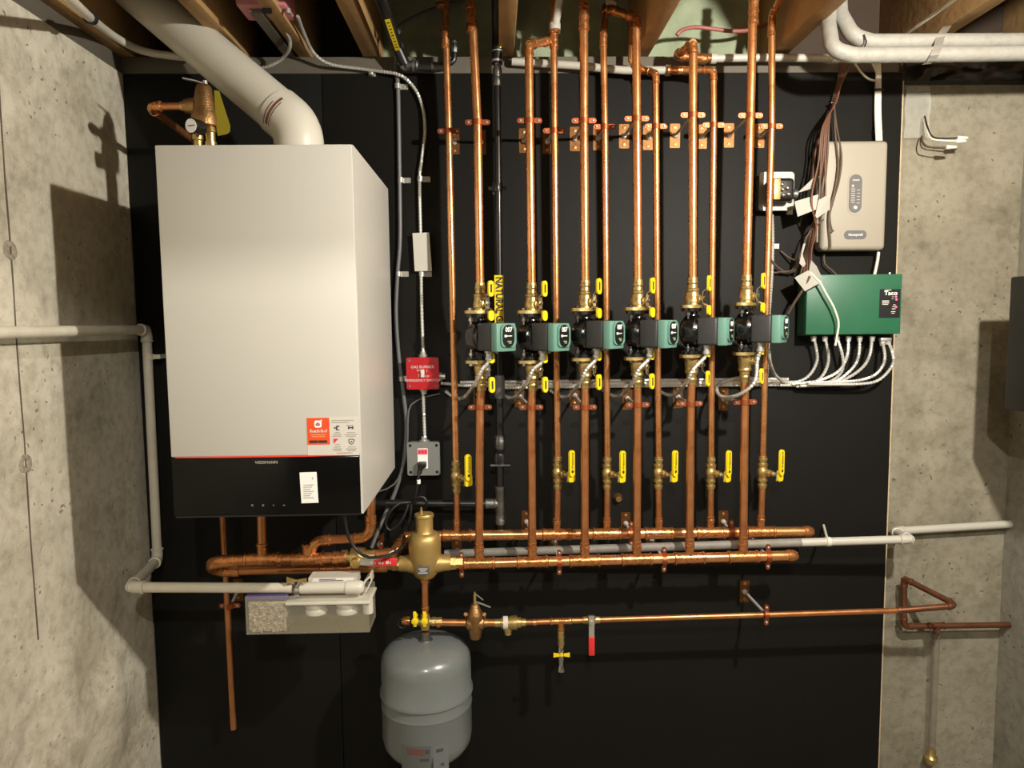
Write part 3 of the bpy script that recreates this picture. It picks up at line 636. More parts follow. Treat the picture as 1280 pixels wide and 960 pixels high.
# ================================================================== MANIFOLDS
RH, RF = .0155, .0148
hr0, hr1 = P(506, 670, DR), P(1012, 664.5, DR); hf0, hf1 = P(560, 705, DS), P(992, 694.5, DS)
t = thing('rear_manifold', hr0.lerp(hr1, .5), 'upper horizontal copper manifold pipe joining the six rear risers', 'pipe')
b = B(); b.tube([hr0, hr1], RH, 20); b.build('tube', COPPER, t)
for s_ in ret:
    q = P(*s_['bot'], DR); k = (q.x - hr0.x) / (hr1.x - hr0.x); c = hr0.lerp(hr1, k); b = B(); cup_tee(b, c, hr1 - hr0, Z, RH, RR, .04); b.build('tee', COPPER_F, t)
b = B(); b.lathe(hr1 - X * .02, X, [(0, RH * 1.02), (.002, RH * 1.18), (.02, RH * 1.15), (.03, RH * .8), (.033, RH * .3)], 18); b.build('end_cap', COPPER_F, t)
t = thing('front_manifold', hf0.lerp(hf1, .5), 'lower horizontal copper manifold pipe joining the six pumped drops', 'pipe')
b = B(); b.tube([hf0, hf1], RF, 20); b.build('tube', COPPER, t)
for s_ in supply:
    q = P(*s_['bot'], DS); k = (q.x - hf0.x) / (hf1.x - hf0.x); c = hf0.lerp(hf1, k); b = B(); cup_tee(b, c, hf1 - hf0, Z, RF, RS, .042); b.build('tee', COPPER_F, t)
b = B(); b.lathe(hf1 - X * .02, X, [(0, RF * 1.02), (.002, RF * 1.18), (.02, RF * 1.15), (.03, RF * .8), (.033, RF * .3)], 18); b.build('end_cap', COPPER_F, t)
GH = 'hangers of the two manifold pipes'
hanger((658, 652), (664, 668), DR, RH, 'x', 'copper hanger holding the rear manifold by the second drop pipe', GH)
hanger((782, 654), (789, 667), DR, RH, 'x', 'copper hanger holding the rear manifold by the fourth drop pipe', GH)
hanger((904, 652), (914, 665), DR, RH, 'x', 'copper hanger holding the rear manifold by the sixth drop pipe', GH)
hanger((571, 688), (577, 706), DS, RF, 'x', 'copper hanger on the front manifold next to the air separator', GH)
hanger((692, 676), (699, 703), DS, RF, 'x', 'copper hanger on the front manifold by the second drop pipe', GH)
hanger((814, 674), (830, 699.5), DS, RF, 'x', 'copper hanger on the front manifold by the fourth drop pipe', GH)
hanger((938, 671), (960, 696), DS, RF, 'x', 'copper hanger near the capped end of the front manifold', GH)
hanger((474, 680), (477, 690), .06, .012, 'x', 'copper hanger plate behind the red-handled valve', GH)
hanger((298, 737), (287.5, 757), .06, .0095, 'z', 'copper hanger on the thin discharge pipe under the boiler', 'lone hangers')
hanger((930.5, 739), (958, 768.5), .18, .0085, 'x', 'copper hanger with long rod holding the thin fill pipe', 'lone hangers')

# ================================================================== BOILER PIPING (left)
RB = .0165
t = thing('primary_loop_pipe', P(285, 705, .15), 'thick copper loop of pipe under the boiler with rounded left end', 'pipe')
u0, u1 = P(286, 701, .22), P(432, 697, .22); w0, w1 = P(282, 713, .16), P(484, 709, DS)
b = B(); b.tube([u0, u1], RB, 20); b.tube([w0, w1], RF, 20)
lg0, lg1 = P(328, 640, .22), P(328, 699, .22); lg0.z = bz0 + .006; b.tube([lg0, lg1], RS * 1.1, 16)
r0, r1, r2, r3 = P(465, 628, .2), P(463, 672, .2), P(394, 676, .22), P(385, 699, .22)
r0.z = bz0 + .006; b.tube([r0, r1, r2, r3], RS * 1.15, 16, .03); b.build('tube', COPPER_D, t)
b = B(); b.tube([P(300, 700.5, .22), P(266, 703, .22), P(266, 713, .16), P(300, 713, .16)], RB * 1.12, 18, .03); b.build('return_bend', COPPER_F, t)
b = B(); cup_tee(b, lg1, u1 - u0, Z, RB, RS * 1.1, .045); b.build('tee', COPPER_F, t)
b = B(); cup_tee(b, P(385, 698.5, .22), u1 - u0, Z, RB, RS * 1.15, .04); b.build('tee', COPPER_F, t)
b = B(); cup_elbow(b, r0, r1, r2, RS * 1.15, .045, .035); collar(b, P(463, 648, .2), Z, RS * 1.2, .02); b.build('elbow', COPPER_F, t)
b = B(); cup_elbow(b, r1, r2, r3, RS * 1.15, .04, .03); b.build('elbow', COPPER_F, t)
b = B()
for q in (P(420, 697.5, .22), P(350, 699.5, .22), P(405, 711, .165)): collar(b, q, X, RB, .02)
build_parts(b, 'coupling', COPPER_F, t)
c = P(447, 696, .21)
t = thing('lever_valve', c, 'brass ball valve with red lever handle below the boiler', 'valve')
b = B(); b.lathe(c, X, [(-.045, .021), (-.03, .021), (-.028, .017), (-.02, .017), (-.018, .026), (0, .029), (.02, .026), (.022, .02), (.05, .02)], 18); b.lathe(c, -Y + Z * -.2, [(0, .014), (.04, .014)], 12); b.build('valve_body', BRASS, t)
h = P(450, 702, .27); h2 = P(494, 703, .27); b = B(); b.strip([h, h.lerp(h2, .2) - Y * .004, h2], Z, .02, .003); b.build('lever', STEEL, t)
b = B(); cc = h.lerp(h2, .62); b.box(cc - Y * .001, ((h2 - h).length * .86, .007, .0235), b=.0033); b.build('lever_grip', RED, t, 'red lever grip')
b = B()
for k, w in enumerate((.006, .004, .009, .004, .010, .004)): b.bx((cc.x - .03 + k * .0105, cc.y - .0052, cc.z - .004), (cc.x - .03 + k * .0105 + w * .8, cc.y - .0042, cc.z + .004 - .002 * (k % 2)))
b.build('grip_print', LABELW, t)
t = thing('rising_elbow_pipe', P(497, 694, .12), 'short lumpy copper elbow pipe between red-handled valve and rear manifold', 'pipe')
b = B(); e0, e1, e2, e3 = P(458, 695, .21), P(492, 692, .14), P(507, 671, DR), P(530, 668, DR); b.tube([e0, e1, e2, e3], RH, 16, .02); b.build('tube', COPPER_D, t)
b = B(); cup_elbow(b, e0, e1, e2, RH, .028, .02); cup_elbow(b, e1, e2, e3, RH, .026, .018); b.build('elbow', COPPER_F, t)

# ================================================================== AIR SEPARATOR
c = P(531.5, 704, DS); sc_ = 1 / 437
t = thing('air_separator', c, 'brass air separator with slim domed top between boiler piping and manifold', 'air separator')
def zz(py): return P(531, py, DS).z - c.z
b = B(); b.lathe(c, Z, [(zz(722), .008), (zz(721), .026), (zz(716), .036), (zz(706), .043), (zz(695), .046), (zz(680), .0475), (zz(672), .046), (zz(667), .040), (zz(665), .033)], 28)
b.lathe(c, X, [(-.075, .0), (-.0745, .023), (-.055, .024), (-.03, .03), (.03, .03), (.055, .024), (.0745, .023), (.075, 0)], 20); b.build('body', BRASS_B, t)
b = B(); b.lathe(c, Z, [(zz(666), .03), (zz(662), .025), (zz(646.5), .0255), (zz(646), .028), (zz(643), .0285), (zz(642), .027), (zz(641.5), .006)], 24); b.lathe(c - X * .008, Z, [(zz(642), .004), (zz(638), .004), (zz(637.5), .0025), (zz(634), .0025)], 8); b.build('air_vent_head', BRASS_B, t)
b = B(); q = P(529, 713, DS + .044); b.box(q + Y * -.002, (.036, .006, .026), b=.001); np_ = b.build('name_plate', DGREY, t, 'small grey blue nameplate')
b = B()
for k, (w, dz) in enumerate(((.024, .006), (.016, .0), (.026, -.006))): b.bx((q.x - w / 2, q.y - .0058, q.z + dz - .0012), (q.x + w / 2, q.y - .0048, q.z + dz + .0012))
b.build('plate_print', LABELW, t)
b = B(); b.lathe(c - X * .075, -X, [(0, .02), (.02, .02), (.021, .0175), (.04, .017)], 6); b.lathe(c + X * .075, X, [(0, .02), (.015, .02), (.016, .0175), (.035, .017)], 6); build_parts(b, 'union_nut', BRASS, t)
# ---- tank and its pipe
dT = DS
t = thing('tank_pipe', P(531, 770, dT), 'dark copper pipe from air separator down to the grey tank', 'pipe')
b = B(); b.tube([P(531, 724, dT), P(531.5, 772, dT)], .0098, 14); b.build('tube', COPPER_D, t)
b = B(); b.lathe(P(531, 722, dT), -Z, [(0, .014), (.012, .014), (.013, .011), (.018, .011)], 8); b.lathe(P(531.5, 758, dT), -Z, [(0, .0115), (.005, .0125), (.006, .0115)], 14); b.lathe(P(531.5, 790, dT), -Z, [(0, .0118), (.012, .0128), (.036, .0128), (.04, .0118)], 14); build_parts(b, 'fitting', COPPER_F, t)
c = P(531.5, 777, dT)
t = thing('tank_valve', c, 'brass service valve with two yellow butterfly handles above the grey tank', 'valve')
b = B(); b.lathe(c + Z * .022, -Z, [(0, .0135), (.008, .0135), (.01, .016), (.034, .016), (.036, .0135), (.044, .0135)], 14); b.tube([c - X * .035, c + X * .05], .0115, 12); b.lathe(c + X * .02, X, [(0, .014), (.01, .014), (.011, .0125), (.03, .0125)], 8); b.build('valve_body', BRASS, t)
for px in (518.5, 530.5):
    q = P(px, 774, dT + .035); b = B(); b.box(q, (.010, .006, .046), b=.0028); b.lathe(q - Z * .006, -Y, [(-.006, .010), (.004, .010), (.006, .006)], 12); b.lathe(q, Y, [(0, .006), (.03, .006)], 8); b.build('butterfly_handle', YEL, t, 'yellow butterfly handle')
b = B(); q = P(507.5, 776, dT + .0); b.lathe(q + X * .012, -X, [(0, .012), (.008, .013), (.02, .012), (.024, .009)], 12); b.build('drain_cap', COPPER_F, t); b = B(); b.tube([q + V((-.01, 0, -.008)) + V((.014 * math.cos(a), 0, .014 * math.sin(a))) for a in [PI * .4 + PI * 1.5 * k / 8 for k in range(9)]], .0015, 6); b.build('cap_strap', RUBBER, t)
ct = P(532, 800, dT); zt = ct.z
t = thing('expansion_tank', P(532, 955, dT), 'grey steel expansion tank hanging low in front of the black board', 'tank')
RT_ = .1325
def tz(py): return P(532, py, dT).z - zt
seamz = tz(860)
b = B(); prof = [(0, .02), (-.001, .045), (-.004, .075), (-.012, .1), (-.026, .12), (-.045, .130), (-.07, RT_)]
prof += [(seamz + .012, RT_), (seamz + .006, RT_ + .0045), (seamz - .004, RT_ + .0048), (seamz - .008, RT_), (seamz - .032, RT_), (seamz - .038, RT_ + .002), (seamz - .043, RT_)]
zb_ = tz(956) + .048
prof += [(zb_ + .06, RT_), (zb_ + .035, .128), (zb_ + .015, .115), (zb_ + .004, .09), (zb_, .05), (zb_ - .0005, .01)]
b.lathe(V((ct.x, ct.y, zt)), Z, prof, 56); b.build('shell', TANK, t)
b = B(); b.lathe(V((ct.x, ct.y, zt)), Z, [(-.001, .022), (.004, .02), (.006, .015), (.022, .014)], 14); b.build('neck', GALV, t)
def tank_patch(x0, x1, z0, z1, m, name, dr=.0006):
    b = B(); n = 8; o = []
    for k in range(n + 1):
        xx = x0 + (x1 - x0) * k / n; yy = -math.sqrt((RT_ + dr) ** 2 - xx * xx); o += [(ct.x + xx, ct.y + yy, z0), (ct.x + xx, ct.y + yy, z1)]
    b.add(o, [(2 * k, 2 * k + 2, 2 * k + 3, 2 * k + 1) for k in range(n)]); return b.build(name, m, t)
lz = zt + tz(921)
tank_patch(-.062, .022, lz - .048, lz + .052, mat('tank_label_grey', (88, 91, 89), .5), 'printed_label')
tank_patch(-.045, .004, lz + .026, lz + .044, mat('tank_label_red', (106, 68, 62), .5), 'red_print', .001)
tank_patch(.028, .07, lz - .048, lz + .052, mat('tank_label_pale', (104, 108, 108), .5), 'printed_label')
for x0, x1, z0, z1 in ((.036, .056, .03, .04), (-.01, .016, .008, .016), (.006, .018, .03, .042), (.048, .058, -.012, -.004), (-.04, .01, -.02, -.016), (-.04, .01, -.03, -.026)):
    tank_patch(x0, x1, lz + z0, lz + z1, mat('tank_print', (66, 66, 66), .6) if 'tank_print' not in MATS else MATS['tank_print'], 'label_print', .0012)

# ================================================================== FILL LINE
rf = .0085; dF = DS
def F(px, py): return P(px, py, dF)
t = thing('fill_pipe', F(900, 769), 'long thin copper fill pipe running from the tank valve to the side wall', 'pipe')
b = B(); b.tube([F(549, 778), F(584, 778.5)], .0105, 14); b.tube([F(604, 778.5), F(626, 778.5)], .0115, 14); b.tube([F(655, 778), F(730, 775.5)], rf, 12); b.tube([F(742, 775), F(958, 768.5), F(1124, 763)], rf, 12); b.build('tube', COPPER_D, t)
b = B(); cup_tee(b, F(701, 776.5), X, -Z, rf, rf, .028); b.build('tee', COPPER_F, t)
b = B(); collar(b, F(548, 779), X, .0105, .014); collar(b, F(668, 778), X, rf, .014); build_parts(b, 'coupling', COPPER_F, t)
c = F(594, 779)
t = thing('pressure_reducing_valve', c, 'bronze pressure reducing fill valve with thin lever on the fill pipe', 'valve')
b = B(); b.lathe(c, X, [(-.028, .012), (-.026, .0135), (-.024, .018), (-.014, .0215), (.014, .0215), (.024, .018), (.026, .0135), (.036, .0125)], 14)
zF = lambda py: F(594, py).z - c.z
b.lathe(c, Z, [(zF(798), .014), (zF(796), .0165), (zF(786), .0205), (zF(782), .021), (zF(776), .0235), (zF(769), .0245), (zF(767), .024), (zF(762), .018), (zF(755), .011), (zF(754), .006)], 20); b.build('valve_body', BRONZE, t)
b = B(); b.lathe(c, Z, [(zF(755), .0045), (zF(744), .0045), (zF(741), .003), (zF(740), .003)], 8); b.build('stem', BRASS, t)
b = B(); b.strip([F(594, 752), F(603, 755), F(613, 759)], Y, .007, .0025); b.strip([F(595, 743), F(599, 746), F(604, 750)], Y, .006, .0015); b.build('fast_fill_lever', STEEL, t)
b = B()
for sg in (-1, 1): b.lathe(F(594 + sg * 11.5, 771), -Y + Z, [(-.012, .004), (.014, .004), (.015, .006), (.019, .006)], 8)
b.build('bonnet_screw', BRONZE, t)
c = F(634, 778.5)
t = thing('backflow_preventer', c, 'brass backflow preventer with union nuts on the fill pipe', 'valve')
b = B(); b.lathe(c, X, [(-.036, .0125), (-.02, .0125), (-.018, .0155), (.002, .017), (.014, .0205), (.028, .0215), (.03, .016), (.04, .0155), (.042, .012), (.055, .0115)], 12); b.lathe(c + X * .002, -Z, [(0, .013), (.024, .013), (.026, .0105), (.035, .0105)], 14); b.build('body', BRASS, t)
b = B(); b.lathe(c - X * .012, X, [(0, .0195), (.014, .0195)], 18); b.build('body_label', LABELW, t, 'pale label band')
t = thing('drain_valve', F(701, 820), 'small drain cock with yellow wing handle hanging under the fill pipe', 'valve')
c = F(701, 788); cz = lambda py: F(701, py).z - c.z
b = B(); b.lathe(c, Z, [(cz(786), .0092), (cz(790), .0105), (cz(793), .0098), (cz(797), .0115), (cz(799), .0095), (cz(804), .0115), (cz(807), .009), (cz(810), .008)], 14); b.build('upper_fitting', BRASS, t)
b = B(); b.lathe(c, Z, [(cz(809), .0085), (cz(814), .011), (cz(820), .0105), (cz(826), .009), (cz(829), .0075), (cz(832), .0085), (cz(837), .0125), (cz(838.5), .0122)], 16); b.build('spout', CHROME, t)
q = F(701.5, 816); b = B()
for sg in (-1, 1): b.prism([(sg * .006, -.0035), (sg * .024, -.0065), (sg * .024, .0065), (sg * .006, .0035)], q - Y * .012, X, Z, .004)
b.lathe(q, -Y, [(0, .005), (.016, .005)], 8); b.build('wing_handle', YEL, t, 'yellow wing handle')
c = F(739, 775)
t = thing('shutoff_valve', c, 'small ball valve with red dipped handle pointing down from the fill pipe', 'valve')
b = B(); b.lathe(c, X, [(-.026, .0095), (-.02, .0108), (-.012, .0108), (-.008, .0145), (.008, .0145), (.012, .0108), (.02, .0108), (.026, .0095)], 14); b.lathe(c, -Y, [(0, .009), (.022, .009), (.023, .0065), (.03, .0065)], 10); b.build('valve_body', BRASS, t)
q = P(739.5, 775, dF + .03); b = B(); b.strip([q + Z * .012, q, q - Z * .03, q - Z * .055], X, .016, .0028); b.lathe(q - Z * .008, -Y, [(0, .007), (.006, .007)], 6); b.build('lever', STEEL, t)
b = B(); b.box(q - Z * .079, (.0185, .0075, .058), b=.0036); b.build('lever_grip', RED, t, 'red lever grip')

# ================================================================== LOOP OF COPPER AT THE SIDE WALL
t = thing('corner_pipe_loop', P(1127, 760, .02), 'copper pipe loop with elbows turning along the concrete beside the board', 'pipe')
n0, n1 = P(1124, 763, DS), P(1197, 757, DS + .02)
k0 = P(1130, 723, .03); k1 = P(1130, 783, .03)
b = B(); b.tube([n0, n1, k0], .0092, 12, .012); b.tube([k0, k1, V((XR + .01, k1.y, k1.z - .002))], .0092, 12, .012); b.build('tube', COPPER_O, t)
for a_, c_, e_ in ((n0, n1, k0), (n1, k0, k1), (k0, k1, V((XR, k1.y, k1.z)))):
    b = B(); cup_elbow(b, a_, c_, e_, .0092, .026, .016); b.build('elbow', COPPER_O, t)
b = B(); collar(b, P(1139, 762, DS), n1 - n0, .009, .016); collar(b, P(1124, 763, DS), n1 - n0, .009, .014); build_parts(b, 'coupling', COPPER_O, t)
b = B(); c = V((P(1171, 782, .03).x, k1.y, k1.z)); cup_tee(b, c, X, -Z, .0092, .0092, .024); b.build('tee', COPPER_O, t)
b = B(); c2 = P(1169, 800, .02); b.tube([c - Z * .012, V((c.x, c.y, .135))], .011, 12); simple('clear_drop_tube', b, mat('clear_tube', (120, 112, 98), .12, alpha=.3), 'translucent grey tube hanging down the concrete below the copper loop', 'tube')
b = B(); b.lathe(V((c.x, c.y, .10)), Z, [(0, .014), (.008, .02), (.022, .02), (.03, .013), (.05, .012)], 14); simple('floor_fitting', b, BRASS, 'tarnished fitting at the foot of the translucent tube', 'fitting')

# white drain pipe on the right
t = thing('drain_pipe', P(1060, 680, .03), 'white plastic drain pipe running behind the manifold to the side wall', 'pipe')
dd = .055; r = .0125
v0, v1 = P(556, 691.5, dd), P(1137, 673.5, dd); dd2 = -.002
v0, v1 = P(556, 692, .06), P(1138, 674, .15); v2 = P(1117, 664, .01); v3 = V((XR + .01, v2.y, P(1262, 655, .01).z))
vm = v0.lerp(v1, (1004 - 556) / (1138 - 556)); b = B(); b.tube([vm, v1], r, 14); b.tube([v1, v2], r, 14); b.tube([v2, v3], r, 14); b.build('tube', PVCS, t)
b = B(); b.tube([v0, vm], r * 1.04, 14); b.build('grey_tube', PVCG, t, 'grey length of tube')
for a_, c_, e_ in ((v0, v1, v2), (v1, v2, v3)):
    b = B(); cup_elbow(b, a_, c_, e_, r, .03, .018); b.build('elbow', PVCS, t)
q = P(1035, 677, .135); b = B(); b.lathe(q - X * .006, X, [(0, .0145), (.012, .0145)], 14); b.tube([q, V((P(1029, 672, 0).x, 0, q.z + .01))], .004, 8); b.build('pipe_strap', PVC, t)

# ================================================================== NEUTRALIZER BOX
dn = .30
n0, n1 = P(312, 716, dn), P(467, 782, dn)
yb, yfr = -dn + .05, -dn - .05
xa, xb, za, zb2 = P(316, 783, dn).x, P(466, 783, dn).x, P(390, 782, dn).z, P(390, 736, dn).z
t = thing('condensate_neutralizer', ((xa + xb) / 2, -dn, za), 'clear plastic neutralizer box of pale stone chips under the boiler', 'neutralizer')
b = B(); w_ = .0025
b.bx((xa, yfr, za), (xb, yb, za + w_)); b.bx((xa, yfr, za), (xb, yfr + w_, zb2)); b.bx((xa, yb - w_, za), (xb, yb, zb2)); b.bx((xa, yfr, za), (xa + w_, yb, zb2)); b.bx((xb - w_, yfr, za), (xb, yb, zb2)); b.build('clear_box', CLEARBOX, t)
xm = P(366, 770, dn).x
b = B(); b.box(((xa + xm) / 2, -dn, (za + zb2 - .012) / 2), (xm - xa - .008, .088, zb2 - za - .02), b=.006)
for k in range(420):
    c = V((random.uniform(xa + .008, xm - .006), yfr + .006 + random.uniform(-.001, .002), random.uniform(za + .006, zb2 - .02)))
    s = random.uniform(.0022, .004); b.lathe(c, (random.uniform(-1, 1), random.uniform(-1, 1), 1), [(-s, s * .4), (-s * .3, s), (s * .4, s * .9), (s, s * .3)], 5)
o = b.build('stone_chips', MARBLE, t, smooth=0); o['kind'] = 'stuff'
b = B(); c_ = P(343, 733, dn + .05); b.box(((xa + xm) / 2, -dn, zb2 - .006), (xm - xa, .092, .014), b=.003); b.build('filter_pad', PURPLE, t, 'purple filter pad')
b = B(); b.bx((xm + .002, yfr + .004, za + .003), (xb - .004, yb - .004, za + .045)); b.build('cloudy_liquid', WATER, t)
zl = P(420, 745, dn).z
b = B(); b.box(((xm + xb) / 2, -dn, zl), (xb - xm + .01, .105, .009), b=.003); b.build('lid', PVC, t)
for px in (395, 434):
    q = P(px, 757, dn + .02); b = B(); b.lathe(V((q.x, -dn - .015, zl - .004)), -Z, [(0, .031), (.012, .031), (.02, .026), (.026, .03), (.034, .03), (.036, .027)], 24); b.build('round_cup', PVC, t)
q = P(460, 752, dn + .03); b = B(); b.lathe(V((q.x, -dn - .03, zl)), -Z, [(0, .014), (.036, .014)], 14); b.build('outlet_stub', PVC, t)
tb0, tb1 = P(376, 735, dn + .03), P(447, 734, dn + .03)
b = B(); b.tube([tb0, tb1], .0155, 18); b.lathe(tb1 - X * .03, X, [(0, .0185), (.035, .0185), (.043, .016), (.048, .009)], 18); b.build('inlet_pipe', PVC, t)
q0 = P(388, 727, dn - .02); q1 = P(448, 720, dn - .02); b = B(); b.bx((q0.x, -dn + .0, q0.z - .004), (q1.x, -dn + .05, q1.z + .004)); lb = b.build('rear_housing', PVC, t)
b = B(); b.prism([(0, .001), (.115, .001), (.118, .017), (.008, .017)], V((q0.x + .006, -dn - .0005, q0.z)), X, Z, .001); b.build('white_label', WHITE, lb)
b = B()
for k in range(2): b.bx((q0.x + .03, -dn - .0025, q0.z + .009 + .004 * k), (q0.x + .095 - .02 * k, -dn - .0014, q0.z + .0105 + .004 * k))
b.build('label_print', PRINT, lb)
b = B(); q = P(459, 722, dn); b.strip([q + V((-.012, 0, -.02)), q + V((.0, 0, .0)), q + V((.012, 0, .012))], Y, .05, .005); b.strip([q + V((.0, -.01, -.03)), q + V((.016, -.01, .0)), q + V((.014, -.01, .02))], Y, .03, .004); b.build('bracket', PVC, t)
c = P(373, 737, dn + .03)
t = thing('hose_clamp', c, 'steel hose clamp with brass wing key on the neutralizer inlet', 'clamp')
b = B(); b.lathe(c - X * .006, X, [(0, .0165), (.0, .019), (.012, .019), (.012, .0165)], 20); b.tube([c + V((0, -.014, .012)), c + V((.012, -.014, .03))], .006, 8); b.build('band', CHROME, t)
q = P(371, 725, dn + .045); b = B(); b.prism([(-.026, -.009), (-.004, -.004), (.004, -.004), (.026, -.008), (.026, .006), (.004, .002), (-.004, .002), (-.026, .01)], q, X, Z, .004); b.build('wing_key', BRASS, t, 'brass wing key')

# ================================================================== GAS PIPING
dG = .06; rg = .0135
def G(px, py, d=dG): return P(px, py, d)
t = thing('gas_pipe', G(624, 655), 'black vertical gas pipe with yellow tape behind the first pump', 'pipe')
b = B(); b.tube([G(622, 100), G(624, 345), G(624.5, 470)], .0098, 14); b.tube([G(624.5, 490), G(625, 550)], .0115, 14); b.tube([G(625, 580), G(625, 612)], .0115, 14); b.tube([G(625.5, 640), G(626, 672)], .0125, 14); b.build('tube', BLACKIRON, t)
b = B(); b.lathe(G(622, 108), Z, [(0, .0125), (.006, .0145), (.022, .0145), (.026, .012), (.034, .0135), (.05, .0135), (.054, .011), (.06, .011)], 12); b.build('upper_fitting', GALV, t)
b = B(); b.lathe(G(621.8, 240), Z, [(0, .0125), (.008, .014), (.016, .014), (.024, .0125)], 14); b.box(G(621.8, 235.5), (.055, .008, .012), b=.003); b.lathe(G(616.5, 236), Z, [(-.016, .003), (.016, .003)], 6); b.lathe(G(629, 236), Z, [(-.01, .003), (.022, .003)], 6); b.build('pipe_clip', BLACKIRON, t)
b = B(); b.lathe(G(624.5, 498), Z, [(0, .0135), (.01, .0165), (.055, .0165), (.07, .0135)], 12); b.build('coupling', DGREY, t)
b = B(); q0, q1 = G(623.5, 344, dG + .011), G(624.3, 418, dG + .011); b.bx((q0.x - .0135, q0.y - .0008, q1.z), (q0.x + .0135, q0.y, q0.z)); tp = b.build('yellow_tape', YEL, t, 'yellow tape reading NATURAL GAS')
text('NATURAL GAS', .029, V((q0.x, q0.y - .0012, q0.z - .005)), -Z, X, PRINT, t, 'tape_lettering', 'LEFT', sx=.82, bold=.0009)
b = B(); b.lathe(G(625, 562), Z, [(0, .0135), (.004, .0165), (.03, .0168), (.033, .015), (.042, .0155), (.045, .012)], 8); b.lathe(G(625, 583), Z, [(0, .014), (.014, .0165), (.03, .0165), (.04, .014)], 12); b.build('gas_cock', GALV, t)
b = B(); b.box(G(625, 573, dG + .02), (.016, .02, .03), b=.004); b.tube([G(613, 582, dG + .01), G(638, 582, dG + .01)], .0055, 8); b.build('cock_handle', BLACKIRON, t)
b = B(); b.lathe(G(625.5, 655), Z, [(0, .0165), (.012, .0175), (.014, .0165), (.04, .0155), (.042, .0165), (.06, .0155), (.1, .0155), (.102, .0168), (.118, .0168)], 16)
q = G(625.5, 629.5); b.lathe(q, -X, [(0, .0145), (.012, .0145), (.016, .0165), (.022, .015), (.026, .0165), (.032, .015), (.036, .0165), (.046, .016), (.048, .013)], 16); b.build('tee', GALV, t)
b = B(); b.tube([q - X * .045, G(470, 629)], .0115, 14); b.build('branch_tube', BLACKIRON, t)
t = thing('flexible_gas_line', G(621, 60), 'black flexible gas line with yellow strip rising above the gas pipe', 'pipe')
b = B(); b.tube([G(621.5, 80), G(621.5, 30), P(621, -20, .14)], .0155, 16, .1); b.build('tube', BLK, t)
b = B(); b.lathe(G(621.5, 78), Z, [(0, .0165), (.006, .0165)], 16); b.lathe(G(621.5, 65), Z, [(0, .0165), (.003, .0165)], 16); b.lathe(G(621.5, 90), Z, [(0, .008), (.03, .008)], 10); build_parts(b, 'ring', STEEL, t)
b = B(); b.strip([G(625.5, 60, dG + .0125), G(625.5, 30, dG + .0125), P(626, 18, dG + .025)], X, .005, .0008); b.build('yellow_strip', YEL, t)
t = thing('flexible_gas_line', G(498, 65), 'black flexible gas line with yellow lettered strip slanting down from the joists', 'pipe')
g0, g1, g2 = P(472, -14, .42), P(496.5, 58, .07), P(506, 80, .05)
b = B(); b.tube([g0, g1, g2], .0155, 16); b.build('tube', BLK, t)
dr = (g1 - g0).normalized(); sd = dr.cross(TOCAM).normalized(); nn = sd.cross(dr).normalized(); nn = nn if nn.y < 0 else -nn
b = B(); sgn = sd if sd.x > 0 else -sd; off = (nn * .8 + sgn * .6) * .0162; ga, gb = g0.lerp(g1, .38), g0.lerp(g1, .96); b.strip([ga + off, gb + off], (dr.cross(off)), .014, .0008); st = b.build('yellow_strip', YEL, t)
b = B()
for k in range(9):
    q = ga.lerp(gb, (k + .7) / 10) + off * 1.04; b.strip([q, q + dr * .006], dr.cross(off), .007 - .003 * (k % 2), .0008)
b.build('strip_print', PRINT, t)
b = B(); b.lathe(g1, dr, [(-.004, .0165), (.004, .0185), (.008, .0165)], 16); b.lathe(g2, dr, [(-.004, .0165), (.005, .0175), (.008, .014)], 16)
b.lathe(P(508, 82, .05), X, [(0, .012), (.016, .014), (.017, .017), (.024, .017), (.025, .013), (.03, .016), (.036, .012)], 12); b.build('end_fitting', GALV, t)
t = thing('gas_branch_pipe', P(540, 84, .05), 'dark horizontal gas pipe stub with elbow beneath the sill', 'pipe')
b = B(); b.tube([P(512, 83, .05), P(545, 84, .05)], .0125, 12); b.tube([P(556, 82, .05), P(568, 76, .05), P(568, 52, .05)], .0085, 10, .02); b.build('tube', BLACKIRON, t)
b = B(); b.lathe(P(539, 84, .05), X, [(0, .0135), (.003, .015), (.02, .014), (.03, .012), (.036, .012)], 12); b.lathe(P(568, 66, .05), Z, [(0, .0085), (.006, .0105), (.016, .0105), (.02, .008), (.03, .009), (.036, .009)], 8); build_parts(b, 'fitting', GALV, t)

# ================================================================== CABLES, SWITCH, BOX
t = thing('emergency_switch', P(528.5, 488, .03), 'red steel emergency switch box reading GAS BURNER EMERGENCY SWITCH', 'switch')
c = P(528.5, 466.5, .03); dS = .052
a_, b_ = P(507.5, 447, dS), P(549, 486.5, dS); cx, cz_ = (a_.x + b_.x) / 2, (a_.z + b_.z) / 2; w_, h_ = b_.x - a_.x, a_.z - b_.z
b = B(); b.bx((cx - w_ * .47, -.048, cz_ - h_ * .47), (cx + w_ * .47, 0, cz_ + h_ * .47), .006); b.build('back_box', GREYBOX, t)
b = B(); b.prism(rrect(w_, h_, .006), (cx, -.047, cz_), X, Z, .005); b.build('cover_plate', REDBOX, t, 'red cover plate')
text('GAS BURNER', .012, (cx, -.0523, cz_ + h_ * .2), X, Z, LABELW, t); text('EMERGENCY SWITCH', .0108, (cx, -.0523, cz_ - h_ * .22), X, Z, LABELW, t)
text('ON', .008, (cx - .012, -.0523, cz_ + .009), X, Z, LABELW, t); text('OFF', .008, (cx + .0135, -.0523, cz_ - .009), X, Z, LABELW, t); text('I', .012, (cx - .012, -.0523, cz_ - .006), X, Z, LABELW, t); text('I', .012, (cx + .013, -.0523, cz_ + .007), X, Z, LABELW, t)
